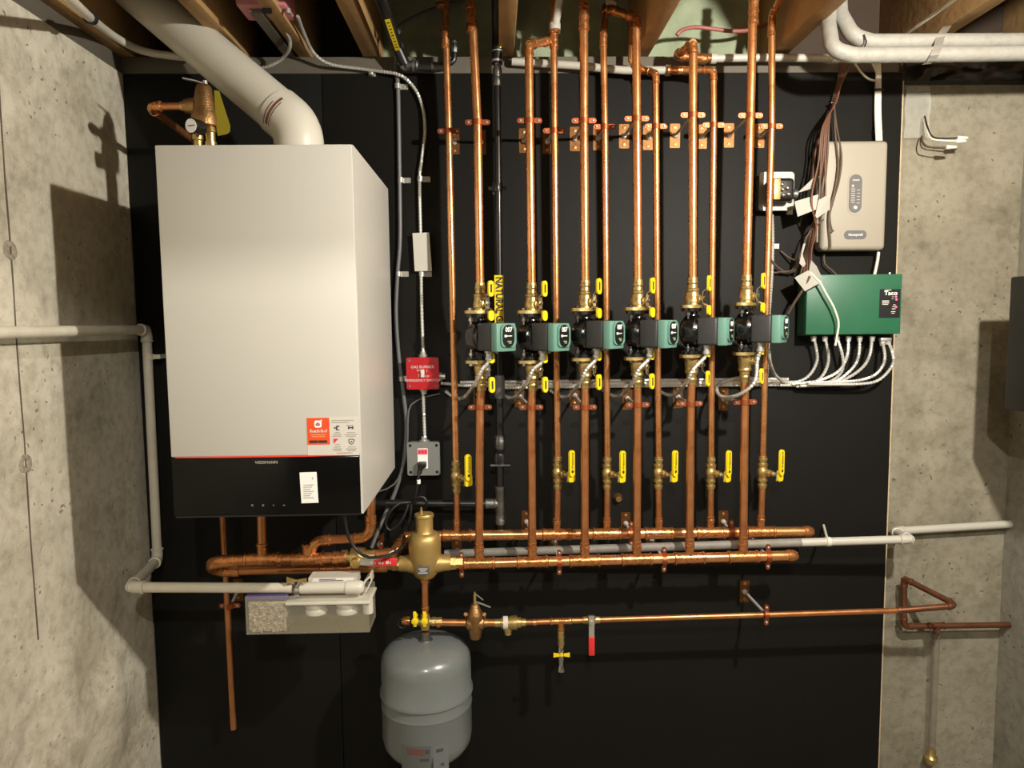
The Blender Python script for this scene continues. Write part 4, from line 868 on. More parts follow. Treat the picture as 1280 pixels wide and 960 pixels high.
b = B(); b.box((cx + .0, -.055, cz_), (.011, .008, .024), b=.002); b.build('toggle', LABELW, t)
for sx in (-1, 1):
    for sz in (-1, 1): b = B(); b.lathe((cx + sx * w_ * .4, -.0515, cz_ + sz * h_ * .4), -Y, [(0, .0045), (.002, .004)], 10); b.build('cover_screw', CHROME, t)
for o_, a_ in (((cx, -.025, cz_ + h_ * .47), Z), ((cx, -.025, cz_ - h_ * .47), -Z), ((cx + w_ * .47, -.025, cz_ - .012), X)): b = B(); b.lathe(o_, a_, [(0, .013), (.006, .014), (.01, .014), (.011, .0095), (.02, .0095)], 10); b.build('conduit_connector', STEEL, t)
swx, swt, swb = cx, cz_ + h_ / 2, cz_ - h_ / 2
a_, b_ = P(508.5, 553, dS), P(550.5, 594, dS); cx, cz_ = (a_.x + b_.x) / 2, (a_.z + b_.z) / 2; w_, h_ = b_.x - a_.x, a_.z - b_.z
t = thing('outlet_box', (cx, -.02, cz_ - h_ / 2), 'grey steel outlet box with red and white label and plugged cord', 'outlet')
b = B(); b.bx((cx - w_ * .47, -.048, cz_ - h_ * .47), (cx + w_ * .47, 0, cz_ + h_ * .47), .006); b.build('back_box', GREYBOX, t)
b = B(); b.prism(rrect(w_, h_, .007), (cx, -.047, cz_), X, Z, .005); b.build('cover_plate', GREYBOX, t)
q = P(528.5, 573, dS); b = B(); b.prism(rrect(.031, .062, .002), (q.x, -.0518, q.z), X, Z, .0014); b.build('outlet_face', WHITE, t, 'white outlet face with red lettering')
b = B(); b.bx((q.x - .0145, -.0538, q.z + .012), (q.x + .0145, -.0532, q.z + .029)); rb_ = b.build('red_band', mat('pink_band', (226, 110, 130), .5), t)
b = B()
for k in (-1, 0, 1): b.bx((q.x + k * .0092 - .0036, -.0544, q.z + .015), (q.x + k * .0092 + .0036, -.0537, q.z + .025))
b.build('red_lettering', REDFACE, t)
for sx in (-1, 1):
    for sz in (-1, 1): b = B(); b.lathe((cx + sx * w_ * .4, -.0515, cz_ + sz * h_ * .4), -Y, [(0, .005), (.002, .004)], 10); b.build('cover_screw', BLK, t)
b = B(); b.lathe((cx, -.025, cz_ + h_ * .47), Z, [(0, .016), (.005, .016), (.006, .0095), (.016, .0095)], 10); b.build('conduit_connector', STEEL, t)
bxt = cz_ + h_ / 2
# power cord
t = thing('power_cord', P(520, 640, .06), 'black power cord looped and hanging from the grey outlet box', 'cord')
q = P(526, 583, .07); b = B(); b.box(P(527.5, 581, .062), (.026, .022, .018), b=.004); b.tube([q, P(524, 592, .07)], .007, 10); b.build('plug', BLK, t)
b = B(); b.cable([P(524.5, 588, .075), P(522.5, 600, .08), P(520, 618, .08), P(516, 628, .08), P(500, 629, .09), P(486, 642, .1), P(482, 655, .1), P(488, 663, .1), P(500, 654, .1), P(508, 638, .09), P(510, 630, .085)], .0042, 8)
b.cable([P(514, 628, .085), P(513, 645, .09), P(506, 668, .1), P(502, 684, .25), P(486, 694, .3), P(462, 697, .31), P(446, 688, .3), P(436, 672, .3), P(432, 655, .3), P(430, 640, .3)], .0042, 8)
b.cable([P(516, 628, .09), P(522, 622, .1), P(530, 622, .1), P(534, 630, .1), P(530, 636, .09)], .004, 8); b.build('cord', RUBBER, t)
b = B(); b.lathe(P(523.3, 602, .08), Z, [(-.006, .006), (.006, .006)], 10); b.build('white_tape', WHITE, t, 'white tape marker')
b = B(); b.lathe(P(490, 691, .22), V((1, -.3, .6)), [(-.006, .0055), (.006, .0055)], 10); b.build('white_tape', WHITE, t, 'white tape marker')
b = B(); b.box(P(517, 628, .085), (.008, .014, .012), b=.002); b.build('cable_tie', BLK, t)
# armoured cables
AR = .0056
def ac(pts, label, group=None, m=ARMOR, r=AR, nm='armored_cable'):
    b = B(); b.armor([P(*q) for q in pts], r); return tag(b.build(nm, m), label, 'cable', group)
ac([(372, 20, .25), (380, 42, .15), (392, 66, .06), (412, 80, .03), (450, 86, .015), (485, 90.5, .022), (497, 93, .024), (508, 99, .02), (521, 115, .014), (529, 138, .012), (531, 165, .012), (527, 200, .012), (524.5, 226, .012), (526, 300, .012), (527, 380, .014), (529, 436, .025), (529, 443, .025)], 'steel armoured cable curving from the pink box down to the red switch')
ac([(529, 490, .025), (530, 520, .02), (531, 546, .025)], 'short steel armoured cable between the red switch and the grey outlet box')
ac([(346, 20, .25), (360, 44, .15), (362, 60, .1), (352, 74, .06), (338, 82, .05), (322, 86, .04), (300, 90, .03)], 'steel armoured cable drooping behind the fat white vent')
ac([(551, 479, .03), (562, 480, .02), (580, 482, .015), (640, 482, .014), (760, 481, .014), (870, 480, .014), (960, 478, .014), (1000, 478, .014)], 'steel armoured cable running level from the red switch behind the drops', 'level armoured cables behind the drop pipes')
def clip(px, py, d, label, w=.03):
    c = P(px, py, d); b = B(); b.prism(rrect(w, .016, .002), (c.x + .5 * w, -.001, c.z), X, Z, .0018); b.lathe((c.x, -.008, c.z - .007), Z, [(0, .0075), (0, .009), (.014, .009), (.014, .0075)], 12); b.lathe((c.x + w * .62, -.002, c.z), -Y, [(0, .004), (.002, .0035)], 8)
    return tag(b.build('cable_clip', STEEL), label, 'clip', 'steel cable clips on the board')
clip(497, 107.5, .01, 'steel clip on the grey cable near the board top'); clip(500.5, 225, .01, 'steel clip on the grey cable beside the boiler top'); clip(498, 342.5, .01, 'steel clip on the grey cable at mid boiler height')
clip(525, 223.5, .01, 'steel clip on the armoured cable above the white tag'); clip(527, 342.5, .01, 'steel clip on the armoured cable under the white tag'); clip(501.5, 473.5, .01, 'steel clip on the grey cable beside the red switch')
clip(464, 91, .01, 'steel clip hanging on the armoured cable under the sill', .012)
b = B(); b.cable([P(496, 60, .02), P(495, 84, .008), P(497.5, 108, .009), P(499.5, 225, .009), P(500, 300, .009), P(497, 342, .009), P(495, 390, .009), P(498, 440, .009), P(504, 490, .01), P(508, 530, .01), P(505, 575, .015), P(494, 615, .03), P(478, 650, .06), P(464, 685, .1)], .0062, 8); simple('grey_cable', b, CABLE, 'flat grey cable running down the board beside the boiler', 'cable')
b = B(); b.cable([P(550, 492, .01), P(530, 497, .008), P(514, 506, .008), P(510, 522, .022), P(509.5, 550, .024), P(505, 580, .028), P(493, 605, .045), P(474, 614, .06), P(462, 612, .1)], .0026, 6); simple('thin_cable', b, CABLE, 'thin grey cable looping from the red switch down to the boiler', 'cable')
b = B(); q = P(527, 315, .02); b.prism([(-.026, .0565), (.024, .058), (.03, -.057), (-.022, -.0575)], q, X, Z, .0012); tg = simple('cable_tag', b, PAPER, 'white paper tag behind the armoured cable above the red switch', 'tag')

# whips at pumps and level bundle
for i, s_ in enumerate(supply):
    ax, ay = s_['axis']; al = math.radians(alph[i]); a = P(ax, ay, DS)
    st = a + V((math.cos(al), -math.sin(al), 0)) * .066 + V((-math.sin(al), -math.cos(al), 0)) * .012 * 1 + Z * -.062
    st = a + Matrix.Rotation(-al, 3, 'Z') @ V((.046, -.012, -.062))
    b = B()
    if i < 5:
        o = ax - 601
        b.armor([st, st + V((-.004, .002, -.012)), P(ax + 1.5, 462, DS + .05), P(ax - 6, 477, .2), P(ax - 20, 496 - i * .8, .1), P(ax - 32, 497 - i, .05), P(ax - 44, 489 - i * .6, .022)], AR * 1.05)
    else:
        b.armor([st, st + V((-.006, .004, -.03)), P(943, 478, DS + .06), P(922, 494, .2), P(903, 496, .13), P(896, 488, .07), P(901, 479, .03), P(925, 472, .016), P(950, 474, .014)], AR * 1.05)
    tag(b.build('pump_whip', ARMOR), f'steel armoured whip curling from under the {ORD[i]} pump from the boiler', 'cable', 'armoured whips under the pumps')
b = B(); b.armor([P(961, 438, .2), P(963, 455, .15), P(970, 470, .06), P(985, 479, .02), P(1005, 481, .014), P(1040, 481, .014)], AR); simple('armored_cable', b, ARMOR, 'steel armoured cable curving from the sixth pump toward the green box', 'cable')
GL = 'level armoured cables behind the drop pipes'
for k in range(3):
    y_ = 474 + 3.6 * k
    ac([(575 + 20 * k, y_ + 4, .012), (700, y_ + 2.5, .012), (850, y_ + 1, .012), (960, y_, .012), (985 + 10 * k, y_, .012)], 'steel armoured cable in the level bundle behind the drop pipes', GL)
for k in (0, 1, 2):
    pass
# ================================================================== ZONE CONTROLLER (green)
gd = .075
a_, b_ = P(1009, 343, gd), P(1125.5, 419, gd)
gx0, gx1, gz1, gz0 = a_.x, b_.x, P(1060, 343, gd).z, P(1060, 418, gd).z
t = thing('zone_controller', ((gx0 + gx1) / 2, 0, gz0), 'green steel pump control box with black label under the grey box', 'control box')
b = B(); b.bx((gx0, -gd, gz0), (gx1, -.02, gz1), .003); b.build('cover', GREEN, t)
lx = P(999, 415, .02).x
b = B(); b.bx((lx, -.022, gz0 - .004), (gx1 - .004, 0, gz1 - .02), .002); b.bx((lx, -.05, gz0 - .004), (gx0 + .01, -.02, gz0 + .028), .002); b.build('base', GREEN, t)
la, lb_ = P(1100, 361.5, gd + .001), P(1124.5, 397, gd + .001)
b = B(); b.bx((la.x, -gd - .0012, lb_.z), (lb_.x, -gd, la.z)); fl_ = b.build('label_plate', BLK, t, 'black label with white lettering and red lamps')
def gp(px, py): return P(px, py, gd + .0014)
text('Taco', .0175, gp(1113.5, 366.5), X, Z, WHITE, fl_, sx=1.15, bold=.0003)
b = B()
for px, py, w, h in ((1110, 362.6, .02, .002), (1107, 376.3, .021, .003), (1107, 378.6, .021, .0025), (1106.5, 380.4, .018, .002), (1118, 381, .008, .0016), (1117.5, 383.3, .01, .0016), (1117, 386, .011, .0022), (1116.5, 389.5, .013, .0018), (1116, 391.5, .01, .0016), (1116, 371, .006, .0012), (1116, 373.5, .006, .0012)):
    q = gp(px, py); b.bx((q.x - w / 2, q.y - .0004, q.z - h / 2), (q.x + w / 2, q.y + .0002, q.z + h / 2))
b.build('label_print', LABELW, fl_)
for px, py in ((1120, 371), (1120.5, 374.3), (1120, 383.7)):
    q = gp(px, py); b = B(); b.lathe(q, -Y, [(0, .0028), (.001, .0028), (.002, .0015)], 10); b.build('indicator_lamp', REDLED, fl_, 'lit red lamp')
b = B(); q = P(1112, 341.5, .05); b.lathe(q - Z * .004, Z, [(0, .004), (.006, .0035)], 8); b.build('cover_screw', CHROME, t)
drops = [[(1017, 425), (1021, 440), (1021, 452), (1014, 466), (1003, 475), (985, 479), (965, 479.5)],
         [(1031, 425), (1035, 440), (1035, 454), (1029, 468), (1019, 477), (1000, 481), (975, 481.5)],
         [(1046, 425), (1052, 440), (1054, 455), (1051, 466), (1041, 475), (1022, 481), (995, 483)],
         [(1060.5, 425), (1060, 440), (1056, 453), (1048, 464), (1034, 472), (1018, 477), (990, 480)],
         [(1074.5, 425), (1074, 440), (1070, 454), (1060, 466), (1046, 476), (1030, 481), (1000, 482.5)],
         [(1090, 425), (1088, 440), (1083, 453), (1074, 463), (1062, 471), (1045, 478), (1010, 481)],
         [(1103, 431), (1106, 445), (1103, 458), (1093, 469), (1076, 475), (1050, 477.5), (1010, 478)],
         [(1110, 429), (1116, 443), (1116, 455), (1107, 468), (1094, 477), (1073, 480), (1040, 480.5), (1010, 480)]]
for i, dpt in enumerate(drops):
    n = len(dpt); ds = [.042, .04, .036, .03, .024, .018, .014, .013][:n]
    b = B(); b.armor([P(x_, y_ if k else y_ - 4, ds[k] + (.0052 * i if 0 < k else 0)) for k, (x_, y_) in enumerate(dpt)], AR * .95)
    b.lathe(P(*dpt[0], .042) + Z * .012, -Z, [(0, .009), (.008, .009), (.009, .0075), (.016, .0075)], 10)
    lab = ['first', 'second', 'third', 'fourth', 'fifth', 'sixth', 'seventh', 'last'][i]
    tag(b.build('controller_cable', ARMOR), f'{lab} armoured cable under the green box, counting from the pumps', 'cable', 'armoured cables under the green box')
b = B(); b.box(P(1106, 424.5, .042), (.034, .02, .012), b=.003); simple('double_connector', b, STEEL, 'steel double cable connector under the far end of the green box', 'connector')
b = B()
for px, py in ((1003.5, 477), (1074, 478.5)): b.tube([P(px, py - 5, .022), P(px, py + 4.5, .022)], .003, 8)
# two separate cable ties
for px, nm in ((1003.5, 'near the pumps'), (1074, 'under the green box')):
    b = B(); c = P(px, 479, .014); b.box(c - Y * .003, (.005, .022, .03), b=.002); tag(b.build('cable_tie', BLK), f'black tie around the armoured cables {nm}', 'cable tie')

# ================================================================== GREY CONTROL PANEL
hd = .055
pa, pb = P(1030, 176, hd), P(1110, 313, hd)
cx, cz_ = P(1069, 244.5, hd).x, P(1069, 244.5, hd).z; w_, h_ = P(1110, 244, hd).x - P(1029, 244, hd).x, P(1069, 176, hd).z - P(1069, 313.5, hd).z
t = thing('zone_control_unit', (cx, 0, cz_ - h_ / 2), 'light grey plastic control unit with rounded corners above the green box', 'control panel')
b = B(); bm = bmesh.new()
b.box((cx, -hd / 2, cz_), (w_, hd, h_), b=.014, seg=4); b.build('housing', GREYPL, t)
b = B(); b.bx((cx - w_ / 2 - .004, -.03, cz_ - h_ * .42), (cx - w_ / 2 + .01, -.004, cz_ + h_ * .2), .004); b.build('side_terminal_cover', GREYPL, t)
q = P(1069, 242, hd); b = B(); b.prism(rrect(.052, .128, .0255, 8), (q.x + .003, -hd + .0005, q.z + .001), X, Z, .0014); b.build('window_recess', GREYPL, t)
b = B(); b.prism(rrect(.038, .112, .0185, 8), (q.x, -hd - .0004, q.z), X, Z, .0022); dp = b.build('display_strip', DGREY, t, 'dark grey rounded indicator strip')
b = B()
for k in range(7): z_ = q.z + .012 - k * .0065; b.bx((q.x - .014, -hd - .0032, z_), (q.x - .002, -hd - .0026, z_ + .0022))
for k in range(5): z_ = q.z + .009 - k * .0095; b.bx((q.x + .004, -hd - .0032, z_), (q.x + .013, -hd - .0026, z_ + .002))
b.bx((q.x - .012, -hd - .0032, q.z + .018), (q.x - .006, -hd - .0026, q.z + .026)); b.build('indicator_print', PRINTG, t)
text('zone', .011, (q.x, -hd - .0026, q.z + .04), X, Z, LABELW, t)
b = B(); b.lathe((q.x, -hd - .0024, q.z - .0415), -Y, [(0, .006), (.003, .005)], 14); b.build('button', LABELW, t)
q = P(1069, 293.5, hd); b = B(); b.prism(rrect(.068, .026, .0128, 8), (q.x, -hd - .0002, q.z), X, Z, .0016); b.build('badge', DGREY, t, 'dark grey oval badge')
text('Honeywell', .0105, (q.x, -hd - .0022, q.z), X, Z, WHITE, t, sx=.95)
# ================================================================== TRANSFORMER BOX
jd = .045
q = P(970, 243, jd)
t = thing('terminal_box', q - Z * .06, 'steel junction box with exposed wire terminals beside the sixth rear riser', 'junction box')
a_, b_ = P(949.5, 215, jd), P(992, 263, jd); b = B(); b.prism(rrect(b_.x - a_.x, a_.z - b_.z, .01), ((a_.x + b_.x) / 2, -jd + .004, (a_.z + b_.z) / 2), X, Z, .004); b.build('cover_plate', mat('pale_grey_steel', (142, 141, 134), .4, .3), t)
b = B(); b.bx((a_.x + .004, -jd + .004, b_.z + .004), (b_.x - .004, 0, a_.z - .004), .004); b.build('back_box', GALV, t)
c = P(975, 238, jd + .03); b = B(); b.box(c, (.07, .05, .066), b=.012, seg=3); b.build('transformer', BLK, t, 'black transformer body')
b = B(); b.box(P(970, 237, jd + .05), (.02, .02, .06), b=.002); b.build('laminated_core', BRASS_B, t)
for sx, sz in ((0, 0), (.014, .004), (.002, -.016), (.018, -.014), (-.002, .014)):
    b = B(); b.lathe(P(978, 237, jd + .055) + V((sx, 0, sz)), -Y, [(0, .006), (.005, .006), (.007, .003)], 10); b.build('terminal_screw', CHROME, t)
b = B(); b.lathe(P(984, 243, jd + .03), X, [(0, .016), (.012, .016), (.013, .012), (.02, .015), (.028, .015), (.03, .01)], 10); b.build('conduit_connector', GALV, t)
for k, (x0, y0) in enumerate(((963, 232), (962, 247))):
    pass
ac([(965, 268, .02), (966, 300, .012), (965, 340, .012), (963, 372, .012), (961, 400, .012), (960, 440, .012), (958, 478, .012)], 'steel armoured cable hanging from the terminal box beside the last riser')
for px, py, lb2 in ((987, 265, 'white square clip just under the terminal box'), (970, 308, 'white square clip lower beside the last rear riser')):
    c = P(px, py, .004); b = B(); b.box((c.x, -.004, c.z), (.018, .008, .016), b=.002); b.lathe((c.x, -.008, c.z), -Y, [(0, .004), (.002, .003)], 8); tag(b.build('cable_clip', LABELW), lb2, 'clip')

# ================================================================== THERMOSTAT WIRES & TAGS
def wire(pts, m, label, r=.0026, group=None, nm='thermostat_wire'):
    b = B(); b.cable([P(*q) for q in pts], r, 6, .015); return tag(b.build(nm, m), label, 'wire', group)
GW = 'brown wires bundled beside the grey panel'
LWB = 'thin brown wire in the hanging bundle beside the grey panel'
top = [(1050, 78), (1053, 78), (1056, 79), (1060, 80), (1064, 80)]
for k in range(5):
    tx, ty = top[k]
    z_ = k * .0065
    wire([(tx, ty, .02 + z_), (1047 + k * 1.2, 104, .02 + z_), (1040 + k * 1.2, 128, .02 + z_), (1036 - k * 2, 160, .062 + z_), (1034 - k * 2.6, 200, .066 + z_), (1028 - k * 3.4 + (k % 2) * 6, 250, .075 + z_), (1014 + k * 1.6, 285, .06 + z_), (1008 + k * 1.5, 315, .04 + z_), (1000 + k * 4, 345, .03 + z_)], WIREB if k % 3 else WIREK, LWB, .0028, GW)
wire([(1042, 130, .03), (1046, 160, .04), (1052, 195, .065), (1049, 225, .066), (1042, 250, .066), (1037, 270, .066), (1040, 288, .066), (1042, 288, .066)], WIREK, 'brown wire hanging in a slack curve across the grey panel face')
wire([(1043, 132, .03), (1044, 165, .06), (1048, 205, .066), (1044, 235, .066), (1038, 258, .066), (1036, 275, .066), (1038, 300, .066), (1038, 312, .066)], WIREK, 'brown wire ending low on the grey panel face')
wire([(1036, 150, .03), (1022, 180, .03), (1017, 205, .04), (1016, 230, .06), (1012, 262, .07)], WIREB, 'brown wire bowing out toward the terminal box')
wire([(976, 314, .006), (988, 323, .02), (997, 324, .04), (1003, 310, .05), (1012, 290, .06), (1030, 274, .05)], WIREK, 'brown wire looping up from the lower white clip')
wire([(962, 322, .02), (972, 334, .02), (985, 341, .02), (996, 336, .04), (1004, 318, .05)], WIREK, 'brown wire curving in a low loop beside the last riser')
wire([(962, 342, .01), (975, 340, .02), (990, 338, .03), (1002, 318, .05)], WIREK, 'brown wire leaving the tag bundle toward the last riser')
wire([(1012, 345, .1), (1005, 360, .09), (995, 375, .07), (985, 392, .05)], WIREK, 'thick twisted brown wire ending above the sixth pump cap', .004)
wire([(1012, 340, .1), (1024, 352, .1), (1032, 366, .1), (1042, 384, .1), (1048, 402, .1), (1047, 415, .1), (1044, 432, .1)], WIREW, 'pale cable hanging in front of the green box', .0032)
wire([(1030, 318, .02), (1031, 330, .02), (1040, 338, .02), (1046, 344, .02)], WIREK, 'thin dark wire leaving the grey panel underside')
wire([(1098, 315, .03), (1097, 325, .03), (1093, 344, .03)], WIREW, 'white cable between the grey panel and the green box', .0045)
GWW = 'white cables entering the grey panel top'
for k in range(3):
    wire([(1090 + 4.5 * k, 78, .03), (1096 + 2 * k, 92, .02), (1095 + 2.6 * k, 110, .016), (1094.5 + 2.8 * k, 140, .016), (1096 + 2.8 * k, 176, .03)], WIREW, 'white cable in the tied group entering the grey panel top', .0036, GWW)
wire([(1068, 78, .02), (1076, 90, .015), (1086, 99, .012), (1095, 101, .012)], WIREW, 'white cable arching over to the tied white cables', .0032)
for py, lb2 in ((112.5, 'upper black tie on the white cables'), (164, 'lower black tie on the white cables')):
    c = P(1098, py, .018); b = B(); b.box(c, (.03, .014, .006), b=.002); tag(b.build('cable_tie', BLK), lb2 + ' above the grey panel', 'cable tie')
c = P(1041.5, 129, .03); b = B(); b.box(c, (.022, .016, .006), b=.002); tag(b.build('cable_tie', BLK), 'dark tie gathering the brown wires high beside the grey panel', 'cable tie')
def ptag(quad, ds, label):
    b = B(); vs = [P(x_, y_, d_) for (x_, y_), d_ in zip(quad, ds)]; n = (vs[1] - vs[0]).cross(vs[2] - vs[0]).normalized() * .0008
    k = len(vs); b.add([v_ - n for v_ in vs] + [v_ + n for v_ in vs], [tuple(range(k - 1, -1, -1)), tuple(range(k, 2 * k))] + [(i, (i + 1) % k, (i + 1) % k + k, i + k) for i in range(k)])
    return tag(b.build('wire_tag', PAPERW), label, 'tag', 'white paper tags on the wires')
ptag([(997, 241), (1017, 222), (1018, 234), (1011, 237)], [.08, .09, .09, .08], 'small curled white paper tag above the larger wire tags')
ptag([(993, 252), (1023, 243), (1020, 262), (997, 271)], [.09, .095, .1, .095], 'white paper tag closest to the terminal box connector')
ptag([(1023, 250), (1038, 242), (1037, 262), (1021, 273), (1019, 270)], [.1, .09, .085, .1, .1], 'white paper tag overlapping the grey panel edge')
ptag([(1004, 305), (1007, 304), (1003, 318), (1007, 330), (1004, 334), (999, 329)], [.07] * 6, 'narrow white paper tag dangling under the wire knot')
ptag([(993, 347), (1010, 338), (1028, 352), (1006, 364)], [.09, .1, .1, .095], 'white paper tag in front of the green box corner, lower half')
ptag([(1011, 339), (1014, 325), (1021, 333), (1029, 350)], [.098, .11, .11, .105], 'white folded paper tag standing above the green box corner')

# ================================================================== TOP RIGHT WRAPPED PIPES
di = .27; ri = .0203
b = B(); b.tube([P(1049, -5, .2), P(1050, 18, .23), P(1066, 46, di), P(1090, 52.5, di), P(1180, 52, di), P(1330, 51, di)], ri, 18, .06); t1 = simple('wrapped_pipe', b, INSUL, 'upper of two white wrapped pipes crossing below the joists', 'pipe')
b = B(); b.tube([P(1040, 2, .2), P(1035, 28, .24), P(1040, 62, di + .025), P(1066, 69, di + .028), P(1180, 68, di + .028), P(1330, 65.5, di + .028)], ri * .98, 18, .055); t2 = simple('wrapped_pipe', b, INSUL, 'lower of two white wrapped pipes with tight bend near the brown wires', 'pipe')
c = P(1172, 57, di + .02); b = B(); vs = []
up, dn_ = P(1182, 34, di - .02), P(1163, 77, di + .01)
b.strip([P(1184, 33, di - .05), P(1178, 41, di + .01), P(1175, 48, di + .022), P(1173, 56, di + .034), P(1171, 62, di + .05), P(1168, 69, di + .053), P(1164, 76, di + .04), P(1158, 80, di + .01)], X * .95 + Z * .1, .024, .0012); simple('pipe_strap', b, STEEL, 'metal strap around the two white wrapped pipes', 'strap')
b = B(); b.tube([P(1080, 43, di + .025), P(1083, 52, di + .026), P(1080, 60, di + .026)], .002, 6); simple('cable_tie', b, BLK, 'black tie on the upper wrapped pipe at its bend', 'cable tie')
b = B(); b.cable([P(1208, 60.5, di + .025), P(1220, 64, di + .028), P(1245, 65.5, di + .03), P(1262, 64, di + .028), P(1272, 61, di + .025)], .004, 6); simple('thin_wire', b, CABLE, 'grey wire lying between the white wrapped pipes', 'wire')
b = B(); b.cable([P(1130, 44, .1), P(1150, 30, .2), P(1178, 10, .3), P(1192, 0, .4), P(1215, -20, .5)], .005, 6); simple('ceiling_cable', b, WIREW, 'yellowish white cable stapled up the joist above the wrapped pipes', 'cable')
# poly sheet
t = None
b = B(); nu, nv = 30, 10; vs = []
pA, pB_ = P(1131, 74, -.01), P(1300, 72, -.01)
for j in range(nv + 1):
    for i in range(nu + 1):
        x_ = pA.x + (XR - .005 - pA.x) * i / nu; z_ = 2.27 + .075 * j / nv
        vs.append(V((x_, .0 - .018 * abs(MN.noise(V((x_ * 9, 0, z_ * 22)))) - .01 * MN.noise(V((x_ * 25, 2, z_ * 40))) + .005, z_ + .004 * MN.noise(V((x_ * 8, 5, 0))))))
b.add(vs, [(j * (nu + 1) + i, j * (nu + 1) + i + 1, (j + 1) * (nu + 1) + i + 1, (j + 1) * (nu + 1) + i) for j in range(nv) for i in range(nu)])
simple('plastic_sheet', b, POLY, 'crinkled black plastic sheet along the top of the concrete', 'sheet')
b = B(); q0, q1 = P(1133, 108, .006), P(1162, 172, .006); nu, nv = 8, 14; vs = []
for j in range(nv + 1):
    for i in range(nu + 1):
        p = V((q0.x + (q1.x - q0.x) * i / nu, -.004 - .003 * math.sin(j * .8 + i * .5), q0.z + (q1.z - q0.z) * j / nv)); vs.append(p)
b.add(vs, [(j * (nu + 1) + i, j * (nu + 1) + i + 1, (j + 1) * (nu + 1) + i + 1, (j + 1) * (nu + 1) + i) for j in range(nv) for i in range(nu)])
simple('clear_plastic_flap', b, CLEARP, 'clear plastic flap stuck on the concrete beside the board corner', 'sheet')
# dangling pigtails
GP = 'capped wires hanging on the concrete'
def pig(pts, end, m, label):
    t = thing('capped_wire', P(*pts[0]), label, 'wire', GP); b = B(); b.cable([P(*q) for q in pts], .0022, 6, .01); b.build('wire', m, t)
    b = B(); b.lathe(P(*pts[-1]) - X * .004, X, [(0, .0055), (.004, .0065), (.03, .0045), (.032, .003)], 10); b.build('wire_cap', LABELW, t)
pig([(1156, 145, .01), (1160, 160, .04), (1166, 171, .06), (1178, 173, .07), (1198, 172.5, .08)], 0, RUBBER, 'black capped wire sticking out over the concrete')
pig([(1155, 150, .01), (1159, 164, .04), (1163, 172, .06), (1170, 175, .07), (1196, 176.5, .08)], 0, WIREW, 'white capped wire beside the black capped wire')
pig([(1152.5, 170, .01), (1154, 178, .04), (1160, 183, .06), (1172, 184, .07), (1184, 184, .08)], 0, WIREK, 'lowest thin capped wire on the concrete')
# ================================================================== CEILING LEFT
b = B(); q = P(333, 2, .3); t = thing('junction_box', q, 'pink painted junction box between joists above the vent', 'junction box')
b.bx((P(300, 0, .28).x + .0, -.32, P(300, 15, .28).z), (P(362, 0, .28).x, -.22, P(300, 15, .28).z + .09), .008); b.build('box_body', PINK, t)
b = B(); q = P(332, 12, .33); b.bx((q.x - .010, -.325, q.z - .004), (q.x + .012, -.316, q.z + .05)); b.build('dark_opening', BLK, t)
b = B(); b.lathe(P(360.5, 13, .3), Z, [(-.008, .006), (.004, .006)], 8); b.build('connector', STEEL, t)
b = B(); b.bx((P(334, 20, .15).x, -.3, JB + .0), (P(334, 20, .15).x + .03, .14, JB + .05)); bb = b
simple('blocking_board', b, SILL, 'narrow grey board fixed up between joists behind the pink box', 'board')
b = B(); b.cable([P(60, -30, .9), P(95, 6, .6), P(122, 30, .3), P(150, 50, .1), P(180, 64, .04), P(215, 70, .03), P(240, 72, .03)], .011, 10); simple('overhead_cable', b, PVCD, 'dusty white cable sagging between the corner joist and the vent', 'cable')
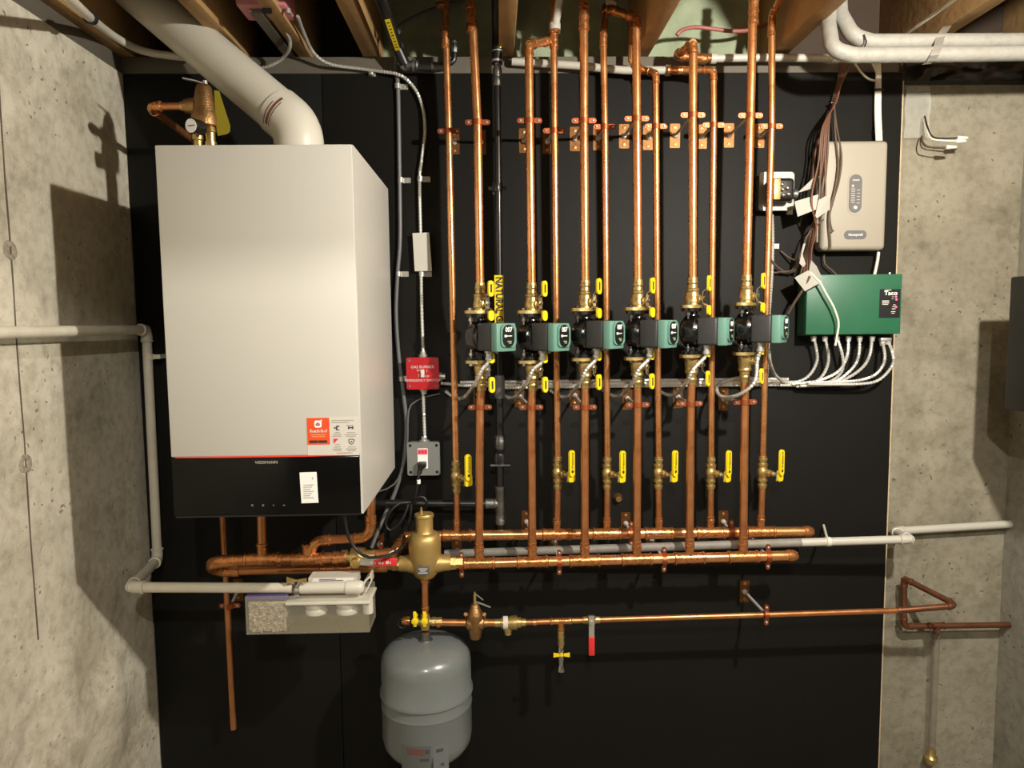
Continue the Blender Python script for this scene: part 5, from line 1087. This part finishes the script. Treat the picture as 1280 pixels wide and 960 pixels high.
b = B(); b.lathe(P(113, 22, .4), (P(122, 30, .3) - P(95, 6, .6)), [(-.012, .016), (.012, .016)], 14); simple('cable_ring', b, BLK, 'black ring around the dusty white overhead cable', 'ring')
b = B(); b.cable([P(492, 50, .06), P(500, 34, .05), P(520, 22, .03), P(550, 10, .0), P(580, 0, -.02)], .009, 8); simple('overhead_cable', b, CABLE, 'dark grey cable arching in the dim bay behind the first risers', 'cable')
b = B(); b.cable([P(489, -8, .2), P(489, 20, .12), P(490, 34, .1), P(493, 50, .05)], .005, 8); b.lathe(P(489.5, 26, .11), Z, [(-.03, .008), (-.01, .009), (.012, .009), (.016, .006)], 10); simple('conduit_stub', b, GALV, 'thin grey conduit with fitting beside the slanting gas line', 'conduit')
b = B(); b.lathe(P(772, 622, .0), -Y, [(-.002, .016), (.006, .015), (.012, .010), (.02, .009)], 14); simple('plugged_pipe_end', b, BRONZE, 'small bronze plug in the board between third and fourth drops', 'plug')
# black panel on right wall
q = PX(1272, 345, XR); q2 = PX(1272, 511, XR)
b = B(); yy = P(1272, 430, .0)
ya, yb_ = PX(1268, 430, XR - .0).y, -1.2
xs = 1.43; b.bx((xs, -.7, P(1271, 511, .25).z), (XR - .001, -.25, P(1271, 346, .25).z), .006); simple('wall_panel_box', b, BLK, 'dark box on the side wall at the picture edge', 'box')

# ================================================================== LIGHT
def lamp(name, loc, p, r, c):
    l = bpy.data.lights.new(name, 'POINT'); l.energy = p; l.shadow_soft_size = r; l.color = c; o = bpy.data.objects.new(name, l); COL.objects.link(o); o.location = loc; return o
lamp('bulb_main', (0.985, -1.45, 2.19), 176, .028, (1, .955, .865))
lamp('bulb_rear', (0.05, -2.85, 2.51), 115, .018, (1, .955, .865))
w = bpy.data.worlds.new('world'); SC.world = w; w.use_nodes = True; bg = w.node_tree.nodes['Background']; bg.inputs[0].default_value = (1, .93, .8, 1); bg.inputs[1].default_value = .085
SC.view_settings.view_transform = 'Standard'; SC.view_settings.look = 'None'; SC.view_settings.exposure = 0; SC.view_settings.gamma = 1; SC.view_settings.use_curve_mapping = False
SC.cycles.use_denoising = True; SC.cycles.max_bounces = 6; SC.cycles.sample_clamp_indirect = 4
